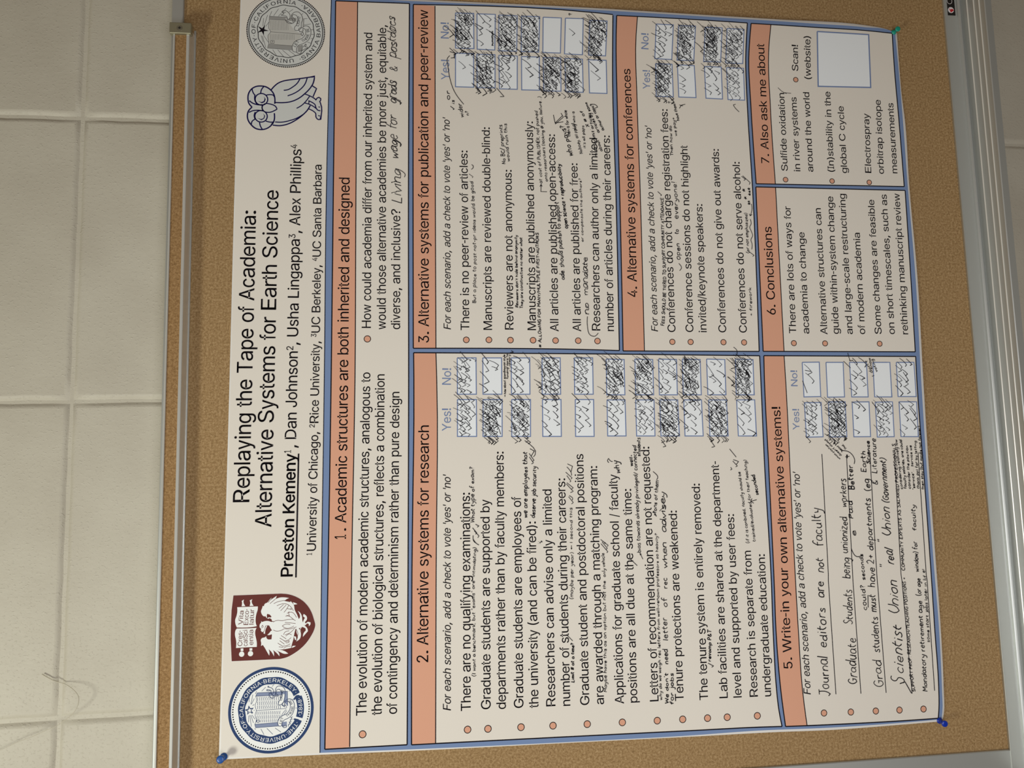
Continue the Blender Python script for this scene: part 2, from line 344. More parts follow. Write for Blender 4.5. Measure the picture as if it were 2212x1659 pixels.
class Base:
    """a baseline through plane points, addressed by 0..1"""
    def __init__(self, p):
        self.p = smooth_line(p, 8, 180) if len(p) > 2 else [np.array(a, float) for a in p]
        self.L = np.concatenate([[0], np.cumsum([np.linalg.norm(b - a) for a, b in zip(self.p[:-1], self.p[1:])])])
        self.len = float(self.L[-1])
    def at(self, s):
        s = s * self.len
        i = int(min(max(np.searchsorted(self.L, s) - 1, 0), len(self.p) - 2))
        a, b = self.p[i], self.p[i + 1]; l = self.L[i + 1] - self.L[i]
        t = (b - a) / l
        return a + t * (s - self.L[i]), t
    def put(self, s, up, side=0.0):
        o, t = self.at(s)
        return (o[0] + t[0] * side - t[1] * up, o[1] + t[1] * side + t[0] * up)
GLYPH_DATA = r"""A480|16,0 201,509 276,509 463,0 395,0 287,302 276,334 264,372 250,420 232,478 245,478 228,419 213,371 201,333 191,302 85,0|110,142 110,199 370,199 370,142
B456|60,0 60,509 241,509 289,504 329,491 359,469 381,442 394,410 398,374 395,344 387,320 373,301 356,286 336,275 315,267 315,262 339,257 363,245 385,227 402,203 414,173 418,136 413,100 400,67 377,39 344,18 301,4 247,0|125,57 245,57 296,63 330,80 349,105 355,137 352,161 342,184 327,203 306,218 279,228 248,231 125,231|125,285 238,285 265,288 288,296 308,309 323,326 333,348 336,372 330,403 313,429 283,446 240,452 125,452
C510|267,-7 205,1 150,25 104,63 70,115 48,179 40,254 48,329 70,393 104,445 150,484 205,508 267,516 305,513 340,504 373,490 402,471 427,447 448,418 463,385 473,348 408,348 401,373 389,395 375,413 357,428 337,440 315,449 292,454 267,456 223,450 184,432 150,403 125,364 109,314 103,254 109,194 125,145 151,105 184,76 223,59 267,53 292,55 315,60 337,69 357,81 375,96 389,114 401,136 408,160 473,160 463,124 448,91 428,62 402,38 373,19 341,5 305,-4
D502|219,0 96,0 96,57 215,57 272,63 318,81 354,110 379,149 394,198 399,255 394,312 379,361 354,399 320,428 275,446 221,452 93,452 93,509 225,509 294,501 353,478 399,441 433,391 455,329 462,255 455,181 433,119 398,68 351,31 291,8|125,509 125,0 60,0 60,509
E419|60,0 60,509 372,509 372,452 125,452 125,286 355,286 355,229 125,229 125,57 375,57 375,0
F410|60,0 60,509 369,509 369,452 125,452 125,278 346,278 346,221 125,221 125,0
G520|269,-7 205,1 149,25 104,64 69,116 47,179 40,254 47,329 69,393 103,445 149,484 203,508 265,516 304,513 340,504 374,489 403,469 429,445 449,416 465,384 474,349 408,349 399,372 387,393 373,411 356,427 337,439 315,448 291,454 265,456 222,450 183,432 150,404 125,364 109,314 103,254 109,194 125,145 151,105 184,76 224,59 269,53 309,57 345,71 374,93 396,123 410,160 415,202 434,199 283,199 283,256 478,256 478,200 471,141 451,91 419,50 377,19 326,0
H517|60,0 60,509 125,509 125,289 392,289 392,509 457,509 457,0 392,0 392,232 125,232 125,0
I300|31,0 31,57 118,57 118,452 31,452 31,509 269,509 269,452 183,452 183,57 269,57 269,0
J396|185,-7 124,3 75,33 44,81 33,145 33,173 98,173 98,145 104,104 122,74 149,56 185,50 220,56 248,74 266,104 272,145 272,509 336,509 336,145 326,81 294,33 246,3
K467|104,145 104,216 122,239 139,261 157,282 174,303 193,324 212,344 364,509 448,509 231,276 228,276|60,0 60,509 125,509 125,334 124,225 125,193 125,0|372,0 188,259 228,309 449,0
L393|60,0 60,509 125,509 125,57 361,57 361,0
M628|60,0 60,509 152,509 277,187 282,174 287,159 293,141 299,123 305,103 311,84 317,65 322,49 307,49 312,65 318,83 324,102 330,121 336,140 342,158 348,174 352,187 476,509 568,509 568,0 504,0 504,291 504,308 504,327 505,347 505,369 506,391 506,413 507,435 507,457 513,457 505,433 498,409 490,386 482,363 474,341 467,322 461,305 456,291 342,0 286,0 170,291 165,304 159,321 152,340 145,361 137,384 129,408 121,432 112,457 119,457 119,437 120,416 120,394 121,372 121,350 122,328 122,309 122,291 122,0
N523|60,0 60,509 136,509 343,183 352,169 363,151 375,130 388,107 401,82 414,55 405,54 402,81 401,108 400,134 399,157 399,178 399,195 399,509 463,509 463,0 387,0 202,290 190,310 177,331 164,354 148,381 130,413 108,452 119,454 121,417 122,384 123,354 124,328 125,307 125,291 125,0
O533|267,-7 205,1 150,25 105,63 70,115 48,179 40,254 48,329 70,393 105,445 150,484 205,508 267,516 329,508 384,484 429,445 464,393 486,329 493,254 486,179 464,115 429,63 384,25 329,1|267,53 310,59 349,76 383,105 408,144 425,194 430,254 425,314 408,365 383,404 349,433 310,450 267,456 223,450 184,433 151,404 125,364 109,314 103,254 109,194 125,144 151,105 184,76 223,59
P445|60,0 60,509 235,509 289,503 332,487 366,462 390,430 404,391 409,348 404,304 390,265 366,233 332,207 289,191 235,186 109,186 109,242 233,242 269,246 297,256 318,272 333,294 342,319 344,348 342,376 333,402 318,423 297,439 268,449 232,452 125,452 125,0
R449|60,0 60,509 236,509 290,504 333,489 367,465 390,433 405,395 409,352 405,309 390,271 367,240 333,217 289,203 236,198 96,198 96,255 234,255 269,258 298,267 319,281 334,300 342,324 345,352 342,380 334,405 319,425 298,440 269,449 233,452 125,452 125,0|353,0 230,229 303,229 428,0
S447|224,-9 172,-4 128,9 91,31 64,60 46,96 38,137 104,137 110,110 123,88 142,71 166,59 194,52 224,49 257,52 286,60 311,74 329,92 341,114 346,139 342,161 332,179 316,193 296,205 272,214 245,222 184,239 128,260 86,289 60,326 52,372 58,413 75,448 102,476 138,498 180,511 227,516 275,511 316,498 351,476 377,449 394,415 401,378 337,378 326,412 302,437 267,453 225,459 194,456 167,448 145,435 129,418 118,398 115,376 119,352 131,334 148,319 169,308 191,300 212,293 264,279 287,272 312,264 336,252 359,238 379,220 395,198 405,171 408,139 403,99 386,64 360,34 323,11 278,-4
T449|32,452 32,509 417,509 417,452 257,452 257,0 193,0 193,452
U517|259,-8 203,-2 154,15 114,43 85,80 66,124 60,173 60,509 124,509 124,178 128,144 141,113 160,87 187,68 220,56 259,52 298,56 331,68 357,87 377,113 389,144 393,178 393,509 457,509 457,173 451,124 433,80 403,43 363,15 315,-2
V480|204,0 16,509 84,509 192,206 203,176 215,137 230,89 248,31 235,31 252,90 267,138 279,176 290,206 395,509 463,509 278,0
W686|155,0 16,509 82,509 163,196 170,171 175,145 181,120 187,94 192,67 197,40 189,40 194,67 200,94 205,120 211,145 218,171 224,196 306,509 380,509 462,196 468,171 474,145 480,120 486,94 492,67 497,40 488,40 493,67 499,94 504,120 510,145 517,171 523,196 603,509 670,509 530,0 455,0 368,323 359,356 351,391 344,431 336,475 350,475 342,433 335,395 327,359 318,323 230,0
Y472|203,0 203,208 16,509 91,509 192,344 208,318 222,292 236,264 250,230 224,230 237,265 251,293 265,318 280,344 381,509 455,509 268,208 268,0
a389|160,-9 126,-5 94,5 68,22 48,45 35,73 30,108 34,138 43,161 58,179 78,193 100,203 125,211 152,216 178,220 209,224 234,227 252,230 265,235 273,243 276,255 276,257 273,279 267,297 256,311 240,322 220,329 196,331 171,329 149,322 132,313 118,301 107,288 100,274 41,291 57,322 79,346 104,364 133,375 163,382 194,384 215,383 239,379 263,372 286,360 306,343 322,320 333,290 337,251 337,0 277,0 277,52 272,52 264,38 252,25 236,12 215,1 190,-6|170,45 202,49 228,59 248,74 263,93 272,115 276,138 276,190 270,186 259,182 246,179 231,176 216,173 200,171 186,169 175,168 154,164 134,159 117,150 103,139 95,124 92,105 94,87 102,72 114,61 130,52 149,47
b424|229,-8 198,-5 172,4 153,17 138,31 127,46 118,59 112,59 112,0 53,0 53,509 114,509 114,319 118,319 127,331 137,346 152,360 171,373 197,381 229,384 274,378 313,361 345,332 370,293 385,245 390,189 385,133 370,84 346,45 313,16 274,-2|220,47 253,51 279,66 301,88 316,117 325,151 328,189 325,227 316,261 301,290 280,311 253,325 220,330 188,325 161,312 140,291 125,263 116,229 113,189 116,150 125,115 140,86 162,65 188,51
c396|207,-8 159,-2 117,16 82,46 56,85 40,133 34,187 40,243 56,291 82,330 117,360 159,378 207,384 234,383 260,377 284,368 305,356 324,341 340,322 353,301 362,277 303,262 298,276 290,289 281,301 270,311 257,319 242,325 226,329 207,330 173,325 145,310 124,287 108,258 99,224 96,187 99,151 108,117 124,89 145,66 173,51 207,46 226,48 243,52 258,58 271,66 282,76 292,89 299,102 304,117 363,102 354,78 341,56 325,37 306,21 285,9 261,-1 235,-6
d424|195,-8 151,-2 111,16 79,45 55,84 39,133 34,189 39,245 55,293 79,332 112,361 151,378 196,384 228,381 253,373 272,360 287,346 298,331 306,319 311,319 311,509 372,509 372,0 313,0 313,59 307,59 298,46 287,31 272,17 252,4 227,-5|205,47 236,51 263,65 284,86 299,115 309,150 312,189 309,229 300,263 284,291 263,312 237,325 205,330 172,325 145,311 124,290 108,261 99,227 96,189 99,151 109,117 124,88 145,66 172,51
e404|212,-8 161,-2 117,16 82,46 56,85 40,132 34,187 39,242 55,290 81,329 115,359 157,378 205,384 236,382 266,374 294,361 319,341 341,315 357,282 368,242 371,194 371,169 75,169 75,221 338,221 310,202 307,237 298,269 283,294 263,314 237,326 205,330 173,326 146,313 125,294 109,270 99,241 96,211 96,178 100,139 110,106 128,80 151,61 179,50 212,46 234,48 254,53 271,61 285,73 297,88 306,105 365,91 353,63 335,39 311,19 283,4 249,-5
f254|228,379 228,327 6,327 6,379|81,0 81,432 84,461 96,486 113,505 135,519 161,527 187,530 207,529 222,527 234,524 243,521 227,468 222,470 215,472 206,473 195,474 171,470 154,460 145,443 142,419 142,0
g425|207,-151 168,-148 134,-140 105,-127 82,-110 64,-91 51,-69 101,-41 110,-53 122,-66 136,-78 154,-88 178,-95 207,-97 249,-92 282,-75 304,-47 311,-6 311,68 306,68 298,56 287,41 272,28 252,16 227,8 195,5 152,10 113,27 80,53 55,90 39,136 34,191 39,246 55,293 80,332 112,361 152,378 196,384 228,382 253,373 273,360 288,346 299,331 308,319 313,319 313,379 372,379 372,-9 367,-54 350,-90 324,-117 291,-136 251,-147|205,59 237,63 264,75 285,95 300,121 309,154 312,193 309,231 300,264 285,291 264,312 237,325 205,330 172,325 145,312 124,290 109,262 99,229 96,193 99,155 109,123 124,96 145,76 172,63
h410|114,227 114,0 53,0 53,509 114,509 114,287 102,287 124,332 152,362 187,379 227,384 264,380 295,369 321,349 341,321 353,285 357,240 357,0 296,0 296,235 290,275 273,304 246,323 210,329 184,326 161,317 141,303 126,283 117,257
i167|53,0 53,379 114,379 114,0|84,443 67,446 54,455 44,468 41,483 44,499 54,512 67,521 84,524 100,521 114,512 123,499 126,483 123,468 114,455 100,446
j167|53,379 114,379 114,-30 111,-63 102,-90 86,-113 65,-129 37,-139 4,-143 -10,-143 -10,-87 2,-87 25,-83 40,-72 50,-54 53,-29|83,443 67,446 53,455 44,468 41,483 44,499 53,512 67,521 83,524 100,521 114,512 123,499 126,483 123,468 114,455 100,446
k381|110,137 110,212 121,212 284,379 360,379 184,199 177,199|53,0 53,509 114,509 114,0|294,0 148,186 191,229 372,0
l189|139,-2 101,3 74,20 58,47 53,84 53,509 114,509 114,99 115,77 120,62 130,54 146,52 154,52 160,53 165,53 170,54 181,3 172,1 162,-1 151,-2
m610|53,0 53,379 112,379 112,295 108,295 118,323 132,346 151,363 172,376 195,384 219,386 257,380 287,361 309,331 321,295 312,295 322,321 337,343 357,361 381,375 407,383 437,386 468,383 497,372 522,354 541,328 553,296 557,255 557,0 496,0 496,254 490,289 473,313 447,326 419,330 395,328 374,320 358,307 345,290 338,270 335,247 335,0 274,0 274,260 269,288 253,311 229,326 199,330 178,328 158,320 140,307 126,289 117,266 114,238 114,0
n410|114,227 114,0 53,0 53,379 112,379 112,287 102,287 124,332 152,362 187,379 227,384 264,380 295,369 321,349 341,321 353,285 357,240 357,0 296,0 296,235 290,275 273,304 246,323 210,329 184,326 161,317 141,303 126,283 117,257
o415|207,-8 159,-2 117,16 82,46 56,85 40,133 34,187 40,243 56,291 82,330 117,360 159,378 207,384 256,378 299,360 333,330 359,291 376,243 381,187 376,133 359,85 333,46 299,16 256,-2|207,46 242,51 270,66 292,89 307,117 316,151 319,187 316,224 307,258 292,287 270,310 242,325 207,330 173,325 145,310 124,287 108,258 99,224 96,187 99,151 108,117 124,89 145,66 173,51
p424|53,-143 53,379 112,379 112,319 118,319 126,331 137,346 152,360 171,373 197,381 229,384 274,378 313,361 345,332 370,293 385,245 390,189 385,133 370,84 346,45 313,16 274,-2 229,-8 198,-5 173,4 153,17 138,31 127,46 118,59 114,59 114,-143|220,47 253,51 279,66 301,88 316,117 325,151 328,189 325,227 316,261 301,290 280,311 253,325 220,330 188,325 161,312 140,291 125,263 116,229 113,189 116,150 125,115 140,86 162,65 188,51
q424|372,-143 311,-143 311,59 306,59 298,46 287,31 272,17 252,4 227,-5 195,-8 151,-2 111,16 79,45 55,84 39,133 34,189 39,245 55,293 79,332 112,361 151,378 196,384 228,381 253,373 272,360 287,346 298,331 307,319 313,319 313,379 372,379|205,47 236,51 263,65 284,86 299,115 309,150 312,189 309,229 300,263 284,291 263,312 237,325 205,330 172,325 145,311 124,290 108,261 99,227 96,189 99,151 109,117 124,88 145,66 172,51
r259|53,0 53,379 112,379 112,321 115,321 130,347 152,367 181,380 213,385 221,385 229,384 237,384 243,384 243,322 239,323 230,324 219,325 207,326 182,323 159,315 140,301 126,284 117,262 114,237 114,0
s365|182,-8 145,-5 112,3 84,18 62,38 45,63 36,94 94,107 105,79 124,60 150,49 181,45 217,50 244,62 262,81 268,103 265,121 254,136 237,147 212,155 149,170 104,186 72,208 53,237 47,274 51,305 65,332 87,354 115,370 149,381 187,384 223,381 254,372 279,358 299,339 314,316 324,290 268,277 258,298 243,316 219,328 187,333 156,329 131,317 114,299 109,277 112,258 124,243 144,232 172,223 229,209 275,194 306,171 325,142 331,107 326,75 312,47 290,24 260,6 223,-5
t227|204,379 204,327 6,327 6,379|65,471 126,471 126,98 128,76 136,61 150,53 170,50 177,50 185,51 194,52 202,54 213,2 203,-1 192,-3 180,-4 168,-4 125,2 92,21 72,52 65,93
u410|182,-5 146,-1 115,11 89,31 69,59 57,95 53,139 53,379 114,379 114,144 119,105 137,75 164,56 200,50 226,53 249,62 268,77 283,97 293,122 296,153 296,379 357,379 357,0 298,0 298,92 307,92 286,47 257,17 222,0
v389|163,0 17,379 84,379 165,155 177,121 187,87 196,53 206,21 184,21 194,53 203,87 213,121 224,155 305,379 371,379 226,0
w567|138,0 23,379 87,379 133,214 143,177 154,137 165,91 175,41 165,41 175,90 186,135 196,176 206,214 252,379 316,379 362,214 371,176 382,136 392,91 402,41 391,41 402,90 413,135 423,176 434,214 480,379 545,379 429,0 368,0 319,172 312,198 305,225 297,252 291,280 284,309 277,338 291,338 284,309 277,280 270,252 263,225 255,198 248,172 199,0
x379|21,0 171,218 171,171 29,379 100,379 147,306 164,279 179,253 193,229 207,206 175,206 190,229 202,253 216,279 233,306 282,379 352,379 209,169 209,214 358,0 287,0 231,85 214,112 200,136 187,159 173,182 205,182 191,159 178,136 165,112 148,85 91,0
y389|47,-139 61,-86 71,-87 88,-90 104,-89 118,-84 130,-74 141,-58 151,-36 163,-1 17,379 84,379 165,155 177,121 187,87 196,53 206,21 184,21 193,53 202,87 212,121 224,155 305,379 371,379 204,-58 191,-85 177,-107 159,-124 139,-136 117,-143 91,-145 77,-145 65,-143 54,-141
z380|42,0 42,46 254,320 254,323 48,323 48,379 333,379 333,331 126,60 126,56 339,56 339,0
0453|227,-7 174,1 130,24 95,62 69,113 53,178 48,254 53,330 69,395 95,447 130,484 174,508 227,516 279,508 323,484 358,447 384,395 400,330 405,254 400,178 384,113 359,62 323,24 279,1|227,50 261,56 290,74 313,103 330,144 340,194 344,254 340,314 330,365 313,405 290,435 261,453 227,460 192,453 163,435 140,405 123,365 113,314 109,254 113,194 123,144 140,103 163,74 192,56
10|76,0 76,55 391,55 391,0|276,509 276,0 212,0 212,448 209,448 86,358 86,427 198,509
2453|64,0 64,47 234,229 261,257 282,282 299,305 311,327 318,348 320,371 317,397 308,419 293,436 273,449 250,457 224,460 196,457 172,447 153,433 139,413 130,390 127,362 66,362 71,405 86,442 111,473 143,496 182,511 225,516 268,511 306,497 337,474 361,445 376,411 381,372 378,345 371,318 357,290 336,259 306,223 267,180 153,60 153,57 389,57 389,0
3453|218,-7 173,-3 133,10 98,30 70,57 52,91 44,132 109,132 115,107 126,87 144,71 165,59 191,52 219,50 248,53 275,61 297,74 315,93 325,116 329,145 326,172 316,196 299,217 275,234 242,244 201,248 157,248 157,299 288,448 288,452 70,452 70,509 372,509 372,461 211,278 211,289 264,288 308,276 344,253 371,222 387,186 393,145 387,103 370,66 344,36 309,12 266,-2
4453|40,105 40,158 247,509 311,509 109,166 109,163 413,163 413,105|282,0 282,121 282,146 282,318 343,318 343,0
5453|221,-7 178,-2 140,11 108,32 83,60 66,93 60,130 122,130 127,108 138,89 154,73 173,60 196,52 221,50 250,53 276,64 298,82 314,104 324,131 328,162 324,193 314,221 297,244 275,262 248,273 218,277 192,275 167,268 145,258 128,246 67,253 96,509 366,509 366,452 151,452 134,301 136,301 155,315 178,325 203,331 229,334 263,330 294,321 321,306 345,285 364,260 379,231 388,199 391,163 385,117 369,76 343,41 309,15 268,-1
6453|226,-7 182,-1 142,15 109,40 84,74 69,115 64,162 68,199 80,239 102,285 137,340 252,509 322,509 151,261 145,261 154,275 165,288 179,299 196,307 214,312 235,314 278,309 316,295 346,271 370,240 384,201 389,157 384,112 368,73 343,39 310,14 271,-2|226,48 254,52 279,63 299,79 314,101 324,128 327,157 324,187 314,213 299,235 279,251 254,262 226,265 198,262 174,252 153,235 138,214 128,188 125,158 128,128 138,102 153,79 174,63 198,52
7453|97,0 323,448 323,452 62,452 62,509 391,509 391,449 165,0
8453|226,-7 178,-2 136,11 101,33 74,62 57,96 52,135 55,166 65,195 81,220 101,241 125,256 153,265 153,267 119,282 93,308 76,342 70,380 75,417 90,450 114,477 146,498 184,511 226,516 269,511 306,498 337,477 361,450 377,417 382,380 376,342 359,308 333,282 300,267 300,265 327,256 351,241 372,220 387,195 397,166 401,135 395,96 378,62 352,33 317,11 275,-2|226,49 258,52 285,60 307,74 323,91 333,113 337,139 333,165 322,189 305,208 283,223 256,232 226,235 196,232 169,223 147,208 130,189 119,165 115,139 119,113 129,91 145,74 167,60 195,52|226,290 252,292 274,300 293,313 307,330 316,351 319,376 316,399 308,420 294,437 275,449 252,457 226,460 200,457 177,449 159,437 145,420 136,399 133,376 136,351 145,330 159,313 178,300 201,292
9453|226,516 271,510 310,494 343,468 368,434 384,393 389,347 385,309 373,270 350,224 315,168 200,0 130,0 301,248 307,248 299,234 287,221 273,210 257,202 238,196 218,195 175,199 137,214 106,237 83,269 68,307 64,352 69,397 85,436 110,469 143,494 182,510|226,460 199,457 174,446 154,429 138,407 129,381 125,352 129,322 138,295 154,274 174,257 199,247 226,243 254,247 279,257 299,273 314,295 324,321 327,350 324,381 314,407 299,429 279,446 254,457
.188|95,-4 78,-1 63,9 53,24 50,41 53,59 63,73 78,83 95,87 113,83 128,73 138,59 141,41 138,24 128,9 113,-1
,188|38,-119 68,71 137,71 84,-119
:188|95,-4 78,-1 63,9 53,24 50,41 53,59 63,73 78,83 95,87 113,83 128,73 138,59 141,41 138,24 128,9 113,-1|95,271 78,274 63,284 53,299 50,316 53,334 63,349 78,359 95,362 113,359 128,349 138,334 141,316 138,299 128,284 113,274
!196|67,160 63,509 132,509 128,160|98,-4 81,-1 66,9 56,24 52,41 56,58 66,73 81,83 98,86 116,83 130,73 140,58 143,41 140,24 130,9 116,-1
?358|132,152 132,159 134,200 141,230 153,252 168,269 187,284 209,298 230,314 247,334 258,357 262,384 259,406 250,425 237,441 220,452 200,459 178,462 157,459 137,453 120,441 106,425 96,404 92,378 27,378 33,418 49,452 73,479 103,499 138,511 178,516 219,511 255,498 284,478 306,451 319,418 324,382 319,344 306,311 284,284 254,261 235,248 219,235 207,221 200,205 195,185 194,158 194,152|164,-4 146,-1 131,9 121,24 118,41 121,58 131,73 146,83 164,86 181,83 196,73 206,58 209,41 206,24 196,9 181,-1
'206|78,318 70,509 136,509 128,318
(273|89,207 92,264 101,324 114,384 132,441 153,494 177,539 236,539 212,485 191,428 174,370 161,313 154,258 151,207 154,161 160,115 172,67 188,16 209,-38 236,-96 177,-96 139,-21 111,55 95,131
)273|37,-96 64,-37 86,18 102,69 113,116 120,162 122,207 119,258 112,313 99,370 82,428 62,485 37,539 97,539 121,494 142,441 159,384 173,323 181,264 184,207 178,130 161,53 134,-22 97,-96
-0|337,244 337,188 114,188 114,244
/249|235,533 71,-76 14,-76 178,533
·196|98,196 81,200 66,210 56,224 52,242 56,259 66,274 81,284 98,287 116,284 130,274 140,259 144,242 140,224 130,210 116,200"""
# ---------------------------------------------------------------- lettering (outlines of a plain sans-serif)
GL = {}
for _row in GLYPH_DATA.split('\n'):
    _ch = _row[0]; _a, _rest = _row[1:].split('|', 1)
    _loops = [[tuple(map(int, w.split(','))) for w in l.split()] for l in _rest.split('|')]
    _xs = [p[0] for l in _loops for p in l]
    GL[_ch] = (int(_a), _loops, min(_xs), max(_xs))
GL['l'] = (189, [[(60, 0), (105, 0), (105, 512), (60, 512)]], 60, 105)
CAP_U = max(p[1] for l in GL['H'][1] for p in l)
ADV = {}
for _w, _cs in {278: " !,./:;I", 191: "'", 333: "()-r", 556: "0123456789?abdeghnopquL", 667: "ABEKPSVXY", 722: "CDHNRUw", 778: "GOQ",
                611: "FTZ", 500: "Jckvsxyz", 833: "Mm", 944: "W", 222: "ijl", 279: "ft", 280: "·"}.items():
    for _c2 in _cs: ADV[_c2] = _w
ADV_B = dict(ADV); ADV_B.update({'o': 611, 'n': 611, 'm': 889, 'y': 556, 'r': 389, 't': 333, 's': 556, 'K': 722})
TESS = {}
def glyph(ch):
    if ch not in TESS:
        TESS[ch] = fill(GL[ch][1])
    return TESS[ch]
def text(P, base, cap, s, italic=False, bold=False, light=False, cap2=None, fit=True, flip=False):
    """sets s along the baseline, fitted to its length; ^x raises x"""
    if not isinstance(base, Base): base = Base(base)
    items, x, i, b = [], 0.0, 0, bold
    adv = lambda c: (ADV_B if b else ADV)[c]
    while i < len(s):
        c = s[i]
        if c == '^': c = s[i + 1]; i += 2; items.append((c, x, 0.6, 0.42, False)); x += adv(c) * 0.6; continue
        if c == '~': b = not b; i += 1; continue
        items.append((c, x, 1.0, 0.0, b)); x += adv(c); i += 1
    first, last = items[0][0], items[-1][0]
    tot = x - 60
    cap2 = cap2 or cap
    for (c, x0, sc, rise, bb) in items:
        if c == ' ': continue
        v, f = glyph(c)
        A, _, gx0, gx1 = GL[c]
        aw = (ADV_B if bb else ADV)[c] * sc
        if c == '1': t0, t1 = 101 * sc, 359 * sc
        elif c == '-': t0, t1 = 44 * sc, 289 * sc
        elif c == 'l': t0, t1 = 67 * sc, 155 * sc
        elif gx1 - gx0 < 90: mid = aw * (gx0 + gx1) / 2 / A; hw_ = (gx1 - gx0) * 1.407 * sc / 2; t0, t1 = mid - hw_, mid + hw_
        else: t0, t1 = 0.74 * aw * gx0 / A, aw - 0.74 * aw * (1 - gx1 / A)
        n = len(P.v)
        reps = [(-2, 0), (2, 0)] if not light else [(0, 0)]
        if bb: reps = [(-16, 0), (16, 0), (0, -12), (0, 12)]
        for (dx, dy) in reps:
            n = len(P.v)
            for (gx, gy) in v:
                xx = x0 + t0 + (gx - gx0) / max(gx1 - gx0, 1) * (t1 - t0) + dx
                yy = gy / CAP_U * sc + rise + dy / 700.0
                u = (xx - 30) / tot if fit else (xx * cap / 716.0) / base.len
                cc = cap + (cap2 - cap) * min(max(u, 0), 1)
                if italic: u += yy * 0.21 * cc / base.len
                P.v.append(base.put(u, yy * cc))
            P.f += [tuple(n + k for k in t) for t in f]

